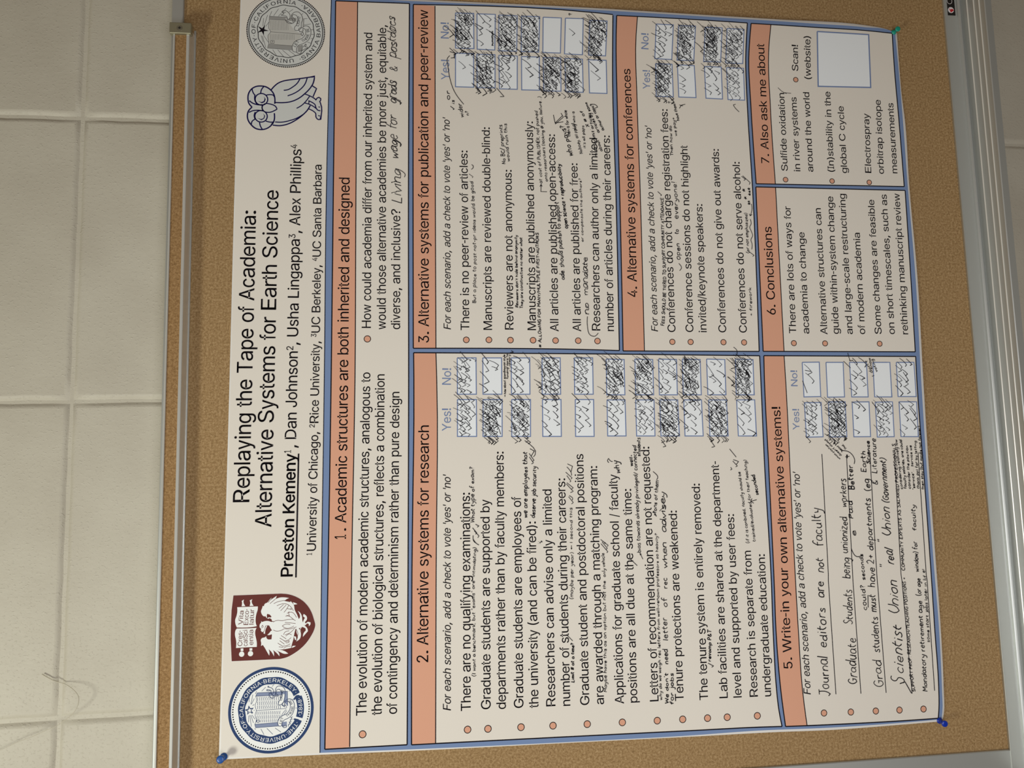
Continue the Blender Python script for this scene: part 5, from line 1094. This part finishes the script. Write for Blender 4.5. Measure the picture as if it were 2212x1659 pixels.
def star(P, c, r, rot=0, n=5, inner=0.4):
    p = []
    for i in range(2 * n):
        th = math.radians(rot) + math.pi * i / n; rr = r if i % 2 == 0 else r * inner
        p.append((c[0] + rr * math.sin(th), c[1] + rr * math.cos(th)))
    P.poly(p)
# --- round blue seal
e = emblem('round_seal', 'blue round seal with a dotted ring and open book')
Z = lambda s: zq(485, 1430, 8.093, s)
c = Z('815 840')[0]
R = 0.5 * (abs(Z('68 840')[0][1] - Z('1562 840')[0][1]) + abs(Z('815 85')[0][0] - Z('815 1595')[0][0])) / 2
P = Print(); P.disc(c, R, 72); P.build('seal_ground', M['white'], O_BLUE * 2, e)
P = Print(); P.ring(c, R * 0.935, R, 96); band(P, c, R * .605, R * .770, -158, 151, R * 0.008, 11); band(P, c, R * .612, R * .772, 157, 197.5)
P.poly(Z('1245 585 1290 575 1325 590 1290 625 1250 640 1215 670 1200 650')); P.poly(Z('1200 1000 1225 985 1290 1000 1325 1030 1290 1035 1240 1030')); P.build('seal_ring', M['seal_blue'], O_BANNER, e)
P = Print(); dots(P, c, R * .893, 97, R * .0175); P.build('seal_dots', M['black'], O_BANNER, e)
P = Print(); arc_text(P, c, R * .648, R * .088, '·THE·UNIVERSITY·OF·CALIFORNIA·BERKELEY·', -154, 148.5); arc_text(P, c, R * .735, R * .088, '·1868·', 195, 159, outward=False); P.build('seal_lettering', M['white'], O_LINE, e)
P = Print()
for s in ('570 540 1100 512 1098 565 545 600', '528 1090 1090 1045 1090 1110 545 1150', '1045 520 1100 512 1105 770 1035 700', '1010 1050 1090 1040 1090 1110 1010 1140'): P.poly(Z(s))
P.build('book_cover', M['seal_tint'], O_PANEL, e)
P = Print()
for k in range(13):
    x = 572 + k * 33
    for (y0, y1) in ((612, 680), (690, 760), (768, 825)): P.line(Z(f'{x} {y0 - k * 1.2} {x + 10} {(y0 + y1) / 2} {x + 4} {y1 - k}'), 0.9)
    for (y0, y1) in ((865, 925), (935, 1000), (1008, 1060)): P.line(Z(f'{x + 4} {y0 - k} {x - 6} {(y0 + y1) / 2} {x} {y1 - k * 1.2}'), 0.9)
for s in ('545 600 560 680 535 760 555 850 535 930 555 1010 530 1090', '555 850 1060 815', '545 600 1040 575', '530 1090 1010 1050', '570 540 1100 512 1105 770', '545 1150 1090 1108', '570 540 545 600', '528 1090 545 1150',
          '1060 815 1085 800 1075 760 1050 745', '1010 1000 1050 900 1090 850', '990 960 1030 880 1080 830', '985 730 1010 760 1060 790', '560 1020 600 1010 615 1040 590 1062 562 1050 560 1020',
          '720 440 650 510', '865 392 830 430', '995 410 985 425', '1125 515 1140 500', '1240 805 1265 803', '1180 660 1200 650', '635 1170 690 1270', '740 1160 845 1265', '885 1155 985 1225', '530 1155 540 1185',
          '495 570 460 740', '520 640 470 740', '430 700 435 590', '560 510 540 560', '520 740 490 765', '420 940 420 1055', '440 930 470 1130', '460 930 505 1065', '480 925 530 1000', '525 845 510 845', '470 900 500 880'):
    P.line(smooth_line(Z(s), 3, 60), 0.9)
P.build('page_lines', M['seal_line'], O_BANNER * 0.85, e)
P = Print()
# ribbon outline
rib1 = '985 1125 945 1120 930 1060 960 980 1020 935 1090 900 1140 830 1150 760 1130 700 1100 685 1075 690 1045 740 1060 770 1020 760 1010 720 1040 700 1085 660 1140 645 1190 670 1220 740 1215 830 1180 920 1100 990 1050 1010 1010 1060 1005 1110 1040 1150 1080 1140 1080 1110'
rib2 = '935 750 950 690 985 640 1000 580 985 510 960 480 910 490 900 560 935 580 940 600 880 600 850 635 800 620 780 590 780 545 820 560 850 600 890 580 890 480 920 430 1000 425 1050 470 1055 560 1045 650 1020 720 970 750 935 750'
rib3 = '780 430 760 425 755 440 790 445 830 460 855 510 850 550 830 560 810 530 815 500 790 490 740 485 735 500 770 505 800 500'
rib4 = '1110 1130 1120 1090 1150 1085 1130 1050 1160 1050 1150 1010 1180 1000 1160 970 1190 960'
for s in (rib1, rib2, rib3, rib4): P.line(smooth_line(Z(s), 3, 60), 1.1)
P.build('seal_drawing', M['seal_line'], O_LINE, e)
P = Print(); P.poly(Z('985 1125 935 1110 935 1040 980 965 1090 905 1145 820 1140 710 1150 655 1210 720 1205 850 1130 960 1050 1005 1000 1070')); P.poly(Z('940 745 985 640 1000 560 1050 560 1045 650 1010 740'))
P.build('seal_ribbon', M['white'], O_BANNER, e)
def seg_text(P, Zf, path, cap, s, bold=False): text(P, Base(Zf(path)), cap, s, bold=bold)
P = Print(); seg_text(P, Z, '990 1085 1030 975', 4.6, 'LET'); seg_text(P, Z, '1085 965 1190 870 1208 770', 4.6, 'THERE'); seg_text(P, Z, '1190 735 1150 660', 4.6, 'BE'); seg_text(P, Z, '1000 675 1038 490', 4.8, 'LIGHT'); P.build('ribbon_lettering', M['seal_blue'], O_TEXT, e)
P = Print(); star(P, Z('435 845')[0], R * .115, 8, 5, 0.42); P.build('seal_star', M['seal_blue'], O_LINE, e)
P = Print(); star(P, Z('438 848')[0], R * .062, 8, 5, 0.42); P.build('star_centre', M['white'], O_TEXT, e)
# --- round black seal
e = emblem('round_seal', 'black and white round seal with a dotted rim and open book')
Z = lambda s: zq(520, 0, 10.705, s)
c = Z('1045 722')[0]
R = 0.5 * (abs(Z('150 722')[0][1] - Z('1940 722')[0][1]) / 2 + abs(Z('1045 722')[0][0] - Z('1045 1588')[0][0]))
P = Print(); P.disc(c, R * .97, 72); P.build('seal_ground', M['owlfill'], O_BLUE * 2, e)
P = Print(); dots(P, c, R * .978, 128, R * .019); P.ring(c, R * .922, R * .940, 96); band(P, c, R * .705, R * .722, 0, 360, R * .010, 14)
star(P, Z('505 695')[0], R * .155, 185, 5, .3)
arc_text(P, c, R * .765, R * .100, 'UNIVERSITY·OF·CALIFORNIA', 254 - 360, 109, bold=False, wid=0.9)
arc_text(P, c, R * .878, R * .100, '·SANTA BARBARA·', 246, 117, outward=False, bold=False, wid=0.9)
P.build('seal_ring', M['black'], O_LINE, e)
P = Print()
P.poly(Z('665 375 1010 395 1120 540 1240 700 1400 790 1390 870 1200 1010 1200 1150 620 1110 650 990 630 820 690 735 645 650 665 520')); P.build('book_pages', M['grey_tint'], O_BANNER * 0.8, e)
P = Print()
for s in ('670 380 1060 405 1010 465 670 440', '640 1030 1200 1060 1195 1150 625 1110', '1320 1060 1410 1040 1410 1180 1320 1190', '1060 400 1290 420 1280 500 1060 470', '1440 430 1470 430 1460 620 1430 610'): P.poly(Z(s))
P.build('book_cover', M['grey_dark'], O_BANNER, e)
P = Print(); P.poly(Z('1255 700 1245 640 1300 560 1320 460 1290 370 1240 340 1190 330 1250 280 1320 275 1400 330 1420 420 1400 540 1390 660 1340 700'))
P.poly(Z('1290 1210 1210 1190 1190 1080 1250 970 1440 870 1500 770 1480 660 1440 640 1530 600 1610 680 1620 780 1560 930 1440 1010 1330 1060 1290 1130')); P.poly(Z('1060 250 1100 290 1140 350 1130 430 1090 450 1060 380 1070 310')); P.build('seal_ribbon', M['owlfill'], O_BANNER * 1.18, e)
P = Print()
for k in range(16):
    x = 690 + k * 36
    if x < 1120: P.line(Z(f'{x} 480 {x + 8} 700'), 0.4)
    if x < 1240: P.line(Z(f'{x} 790 {x + 6} 920'), 0.4)
for s in ('665 375 655 520 645 650 690 735 630 820 650 990 615 1110 1200 1160', '665 375 1060 400', '690 735 1390 790', '650 1020 1195 1060', '670 450 1010 465', '690 940 690 1000 770 1005 775 940 690 935', '720 990 740 960 720 945',
          '875 205 760 365', '1050 190 870 375', '1210 215 1115 280', '720 260 670 370', '530 420 510 600', '620 350 540 600', '660 500 580 610', '470 820 490 880 520 980', '500 830 580 1100', '530 820 640 980',
          '740 1150 825 1285', '855 1150 1005 1325', '965 1160 1155 1320', '1110 1165 1285 1295', '1395 1220 1420 1245', '1465 435 1540 430', '1460 575 1620 555', '1620 690 1680 690', '1625 795 1690 800', '1620 890 1660 890', '1540 975 1620 1000', '1410 340 1440 310'):
    P.line(smooth_line(Z(s), 3, 60), 0.8)
P.build('page_lines', M['grey_line'], O_BANNER * 1.05, e)
P = Print()
for s in ('1255 700 1240 650 1300 560 1320 450 1290 360 1220 335 1190 360 1200 400 1250 440 1240 510 1180 545 1090 530 1020 450 1080 490 1180 540',
          '1255 700 1330 700 1390 650 1400 540 1430 440 1400 340 1320 275 1240 285 1180 340 1170 400 1200 460 1210 520', '1340 690 1350 650 1420 640 1480 600 1560 610 1615 680 1620 790 1560 930 1440 1010 1320 1060 1290 1140 1300 1220 1370 1250 1410 1180 1420 1040',
          '1290 1210 1210 1190 1190 1080 1250 960 1430 880 1500 780 1480 670 1440 650 1440 720 1370 740 1340 690', '1390 780 1430 740 1450 790 1420 830 1390 780', '945 270 1020 240 1080 270 1140 350 1130 440 1080 440 1060 380 1000 365 930 350 1000 320 960 280 1040 290',
          '1440 1090 1500 1020 1520 1040 1480 1080 1540 1090 1550 1120 1490 1130 1420 1170 1330 1190'):
    P.line(smooth_line(Z(s), 3, 60), 1.1)
P.build('seal_drawing', M['grey_line'], O_LINE, e)
P = Print(); seg_text(P, Z, '1265 1095 1355 965', 6.2, 'LET'); seg_text(P, Z, '1425 975 1545 900 1585 790', 5.6, 'THERE'); seg_text(P, Z, '1590 740 1570 655', 6, 'BE'); seg_text(P, Z, '1345 610 1392 385', 6.2, 'LIGHT'); P.build('ribbon_lettering', M['black'], O_TEXT, e)
# --- maroon crest
e = emblem('shield_crest', 'maroon shield with an open book above a rising bird')
Z = lambda s: zq(490, 1275, 10.37, s)
sh = Z('147 118 1210 75 1400 95 1560 150 1700 235 1820 360 1900 500 1950 650 1980 780 1950 900 1890 1020 1780 1180 1640 1320 1500 1420 1350 1500 1180 1543 108 1592 85 1100 90 800 105 450')
sh = [sh[0], sh[1]] + smooth_line(sh[1:-4], 4, 50)[1:] + sh[-4:]
P = Print(); P.poly(sh); P.build('shield_field', M['maroon'], O_BANNER, e)
P = Print(); P.line(sh, 1.0, closed=True); P.build('shield_edge', M['white'], O_BANNER * 0.8, e)
P = Print()
for s in ('232 380 695 362 690 440 665 520 645 640 650 740 672 805 560 825 225 835 195 760 188 660 215 580 235 480', '225 858 560 850 668 842 640 900 635 980 655 1080 672 1180 670 1270 420 1280 205 1295 212 1200 205 1110 185 1020 185 940 205 880',
          '330 360 340 270 332 240 385 208 372 250 415 355', '510 352 525 270 512 230 570 200 556 240 600 350', '310 1305 370 1302 370 1362 310 1365', '508 1300 570 1296 570 1350 508 1355',
          '1010 690 1000 650 950 625 930 640 890 620 870 585 820 580 785 540 765 470 790 400 805 350 830 360 855 300 900 280 960 210 1005 165 985 215 1050 170 1120 125 1090 200 1180 165 1300 160 1395 175 1330 205 1290 240 1340 250 1420 265 1430 245 1480 300 1500 330 1520 440 1570 540 1610 640 1500 700 1100 700',
          '1480 268 1545 290 1580 312 1500 325', '1450 1290 1475 1245 1545 1243 1500 1275',
          '1040 890 990 910 950 960 905 1000 940 1005 1010 985 1000 1040 995 1100 960 1090 930 1105 895 1080 880 1030 850 1055 790 1070 760 1110 770 1180 765 1250 805 1225 850 1290 900 1380 950 1465 955 1380 935 1320 990 1370 1055 1480 1055 1400 1035 1340 1110 1400 1180 1478 1165 1400 1090 1340 1180 1380 1290 1425 1375 1420 1300 1365 1140 1325 1250 1325 1400 1300 1440 1290 1460 1200 1490 1100 1500 1030 1540 860 1200 860',
          '735 830 740 760 770 720 765 690 790 712 860 690 940 690 1000 710 1060 700 1250 670 1500 640 1620 640 1700 720 1740 790 1650 840 1560 860 1400 890 1200 895 1060 895 1010 895 975 840 950 790 905 800 880 850 865 890 855 980 820 965 830 920 790 940 760 900 770 870',
          '1590 465 1640 500 1680 580 1695 700 1720 760 1640 740 1610 660 1640 600', '1720 530 1790 590 1795 650 1750 710 1760 745 1820 705 1875 720 1870 770 1835 805 1840 760 1800 740 1750 790 1700 740 1730 650 1750 620 1705 580',
          '1740 790 1810 870 1815 920 1760 980 1705 1045 1715 970 1770 900 1760 850 1690 820', '1590 830 1640 900 1660 1000 1640 1080 1550 1150 1590 1040 1560 940 1555 860', '1500 1030 1550 1040 1560 1100 1530 1120', '1690 830 1650 870 1650 900 1690 940 1640 900 1640 850'):
    p_ = Z(s); P.poly([tuple(a) for a in smooth_line(p_ + [p_[0]], 3, 48)][:-1])
for cc_ in ('332 1432', '530 1420'): P.disc(Z(cc_)[0], 5.2, 24)
P.build('shield_figures', M['white'], O_LINE, e)
P = Print()
for s in ('925 275 1010 175', '965 300 1090 195', '1050 300 1150 255 1300 230', '1120 350 1200 315 1340 310 1440 380 1490 460', '1165 415 1270 320', '1205 460 1330 330', '1280 495 1340 420 1390 330', '1350 520 1400 480', '1340 410 1450 430 1430 400',
          '1310 580 1400 570 1380 500 1450 490 1560 610', '1340 560 1430 600 1500 660 1540 680', '1040 715 1100 680 1250 680 1350 660 1500 650', '1300 720 1400 730 1540 745', '1240 800 1320 760 1420 770', '1240 800 1320 850 1480 815 1500 800',
          '1040 890 1100 915 1200 905 1290 860', '1290 860 1380 870 1560 820', '1270 1000 1300 940 1400 910', '1300 1000 1420 950 1520 850', '1320 1030 1400 980 1450 1000', '1215 1015 1330 1090', '1185 1070 1300 1140', '1185 1130 1290 1210', '1140 1185 1260 1260', '1165 1270 1260 1280',
          '1280 1140 1380 1110 1440 1060', '1300 1160 1400 1130 1390 1170 1320 1180', '1260 1250 1340 1240 1420 1200', '1270 1300 1350 1260 1430 1250', '1560 880 1590 1000 1550 1080', '770 830 800 780 815 820 780 850', '830 930 870 800 930 790 960 850'):
    P.line(smooth_line(Z(s), 3, 60), 0.9)
P.poly(Z('905 530 960 545 1000 590 985 612 940 605 900 630 895 560')); P.poly(Z('900 1035 940 1020 1000 985 1010 1010 1000 1100 940 1105 905 1080')); P.poly(Z('1500 1110 1490 1140 1460 1250 1520 1240 1580 1160'))
P.build('bird_lines', M['maroon'], O_TEXT, e)
P = Print()
for pth, s in (('345 1250 345 900', 'Cres·'), ('462 1250 462 885', 'catSci'), ('590 1225 590 880', 'entia'), ('355 770 378 455', 'Vita'), ('475 785 497 420', 'Exco·'), ('598 775 612 425', 'latur')):
    text(P, Base(Z(pth)), 9.0, s, light=True)
P.build('book_lettering', M['maroon'], O_TEXT, e)
# --- owl
e = emblem('owl_emblem', 'line drawn owl in dark navy standing on two feet')
Z = lambda s: zq(520, 150, 11.85, s)
P = Print()
P.poly(Z('290 490 400 430 520 425 640 445 780 520 880 420 1000 330 1150 280 1480 240 1890 180 1840 400 1940 490 1850 700 1930 760 2000 720 2040 760 2035 1280 1960 1260 1920 1120 1860 1080 1740 1010 1580 1160 1400 1320 1200 1420 1000 1440 820 1420 700 1520 560 1540 400 1500 260 1390 180 1250 180 1120 290 965 190 820 190 650'))
P.build('owl_body', M['owlfill'], O_BANNER, e)
P = Print()
for s, w in (('290 965 210 870 185 750 200 620 290 490 400 435 520 425 640 445 760 520 840 620 870 720 870 880', 3.4), ('290 965 200 1060 170 1180 190 1300 270 1420 380 1510 540 1540 680 1505 790 1420 850 1320 860 1120', 3.4),
             ('780 520 860 430 960 350 1080 300 1200 275 1480 240 1890 180 1850 360 1760 500 1640 620 1500 730 1300 820 1100 850 870 845', 3.2), ('1515 240 1440 360 1330 450 1200 520 1100 535', 2.9), ('1700 220 1640 380 1500 530 1350 620 1200 675', 2.9),
             ('1815 410 1940 490 1850 700', 2.9), ('1630 625 1750 670 1850 720 1930 780 1950 740 2000 715 2045 745 2040 800 2020 820 2040 860 2040 1280 1980 1280 1930 1230 1915 1120 1860 1070 1740 1010', 2.8), ('1760 690 1680 800 1560 920 1430 995', 2.8),
             ('1730 800 1820 840 1900 900 1930 990 1970 1040 2040 1060', 2.8), ('1640 860 1720 880 1850 940 1930 1000', 2.8), ('1750 800 1740 880', 2.4), ('1990 955 2030 970', 2.4), ('1980 1180 2030 1195', 2.4),
             ('1780 920 1700 1050 1580 1170 1420 1290 1200 1400 1000 1440 820 1425', 3.2), ('1600 1150 1450 1240 1250 1310 1050 1350 880 1345', 2.8), ('850 1345 760 1350 640 1320', 2.9),
             ('680 870 920 990 925 1020 690 1100 610 1080 550 1000 560 930 620 880 680 870', 2.9), ('220 800 300 860 420 900 560 905', 3.2), ('210 1100 300 1060 420 1045 560 1060', 3.0), ('560 905 545 980 570 1060', 2.9),
             ('290 500 320 600 375 670', 2.9), ('590 440 530 520 510 610', 2.9), ('650 660 760 645 830 660 860 700', 2.9), ('360 660 365 800 410 880', 2.9), ('270 1410 290 1330 370 1270', 2.9), ('550 1530 500 1440 480 1350', 2.9), ('370 1090 345 1180 370 1280', 2.9), ('780 1410 850 1340', 3)):
    P.line(smooth_line(Z(s), 4, 60), w * 0.86)
for cc_, r_ in (('530 765', 13.4), ('520 1200', 13.2)):
    cq = Z(cc_)[0]; P.ring(cq, r_ - 1.3, r_ + 1.3, 40)
for s in ('590 690 640 760 610 840 540 865 440 810 530 835 590 810 610 750', '575 1125 625 1190 600 1260 530 1300 425 1245 520 1270 580 1250 600 1190'): P.poly(Z(s))
P.build('owl_outline', M['navy'], O_LINE, e)

# ---------------------------------------------------------------- push pins
def push_pin(px, py, hx, hy, m, label, sc=1.0):
    """base pixel on the paper corner, head pixel: the axis leans by what the photo shows"""
    Q = np.array([q(px, py)]); b = Vector(lift(Q, 0.0)[0]); b.y = min(b.y, -0.0009)
    L = 0.0135 * sc
    h = world_at(hx, hy, D0 + b.y - L)
    ax = (h - b).normalized()
    t = empty('push_pin', tuple(b), label=label, cat='push pin')
    rot = Vector((0, 0, 1)).rotation_difference(ax).to_matrix()
    def la(prof, n=24):
        v, f = [], []
        for d, r in prof: v += [tuple(rot @ Vector((r * sc * math.cos(2 * math.pi * i / n), r * sc * math.sin(2 * math.pi * i / n), d * sc))) for i in range(n)]
        for k in range(len(prof) - 1): f += [(k * n + i, k * n + (i + 1) % n, (k + 1) * n + (i + 1) % n, (k + 1) * n + i) for i in range(n)]
        f += [tuple(range(n))[::-1], tuple((len(prof) - 1) * n + i for i in range(n))]
        return v, f
    v, f = la([(-0.001, 0.0040), (0.0, 0.0044), (0.0012, 0.0044), (0.0018, 0.0036), (0.0026, 0.0026), (0.0060, 0.0022), (0.0096, 0.0026), (0.0106, 0.0036), (0.0118, 0.0044), (0.0132, 0.0045), (0.0138, 0.0040), (0.0140, 0.002)])
    raw('pin_head', v, f, m, t, smooth=True)
    v, f = la([(-0.009, 0.0001), (-0.006, 0.0006), (-0.0005, 0.0006)], 10)
    raw('pin_needle', v, f, M['steel'], t)
push_pin(483.5, 1634.5, 475.5, 1641, M['pin_blue'], 'blue push pin at the top left corner of the poster', 1.12)
push_pin(2029.5, 1556.5, 2041.5, 1564, M['pin_royal'], 'royal blue push pin at the bottom left corner of the poster')
push_pin(1930.5, 70, 1940, 62, M['pin_teal'], 'teal green push pin at the bottom right corner of the poster', 0.92)

# ---------------------------------------------------------------- thread hanging off the wall
tr = [(370, 440, 2.7, 1.5), (450, 490, 3.2, 1.3), (540, 540, 3.2, 1.1), (640, 590, 2.6, 1.0), (760, 632, 1.6, 1.0), (860, 655, 2.6, .85), (960, 690, 5, .8), (1080, 760, 9, .8), (1200, 860, 13, .8), (1280, 970, 16, .85),
      (1305, 1080, 18, .9), (1280, 1220, 20, .9), (1200, 1380, 20, .85), (1100, 1490, 19, .8), (980, 1590, 17, .75), (880, 1659, 16, .7)]
path = [(60 + x / 11.85, 1420 + y / 11.85, h, r) for x, y, h, r in tr] + [(123.4, 1567.5, 15, .65), (95, 1580, 13, .6), (66, 1593, 11, .55), (41, 1602, 10, .5), (19, 1612, 9, .45), (0, 1621, 9, .42), (-20, 1631, 8, .4), (-60, 1650, 8, .4)]
path3 = [(world_at(x, y, DW - h / 1000), r * 0.00055) for x, y, h, r in path]
xyz = np.array([tuple(a) for a, r in path3]); rad = [r for a, r in path3]
n3 = len(path3); fine, fr = [], []
for i in range(n3 - 1):
    p0, p1, p2, p3 = xyz[max(i - 1, 0)], xyz[i], xyz[i + 1], xyz[min(i + 2, n3 - 1)]
    for k in range(5):
        t = k / 5
        fine.append(0.5 * ((2 * p1) + (p2 - p0) * t + (2 * p0 - 5 * p1 + 4 * p2 - p3) * t * t + (3 * p1 - p0 - 3 * p2 + p3) * t ** 3)); fr.append(rad[i] * (1 - t) + rad[i + 1] * t)
fine.append(xyz[-1]); fr.append(rad[-1])
v, f = [], []
for i, (p, r) in enumerate(zip(fine, fr)):
    t = Vector(fine[min(i + 1, len(fine) - 1)] - fine[max(i - 1, 0)]).normalized()
    a = t.cross(Vector((0, 1, 0))).normalized(); b_ = t.cross(a)
    for k in range(8): v.append(tuple(Vector(p) + (a * math.cos(k * math.pi / 4) + b_ * math.sin(k * math.pi / 4)) * r))
for i in range(len(fine) - 1):
    for k in range(8): f.append((i * 8 + k, i * 8 + (k + 1) % 8, i * 8 + 8 + (k + 1) % 8, i * 8 + 8 + k))
f += [tuple(range(8))[::-1], tuple(range(len(v) - 8, len(v)))]
raw('thread', v, f, M['thread'], smooth=True, label='thin pale thread curling off the block wall above the board', cat='thread')
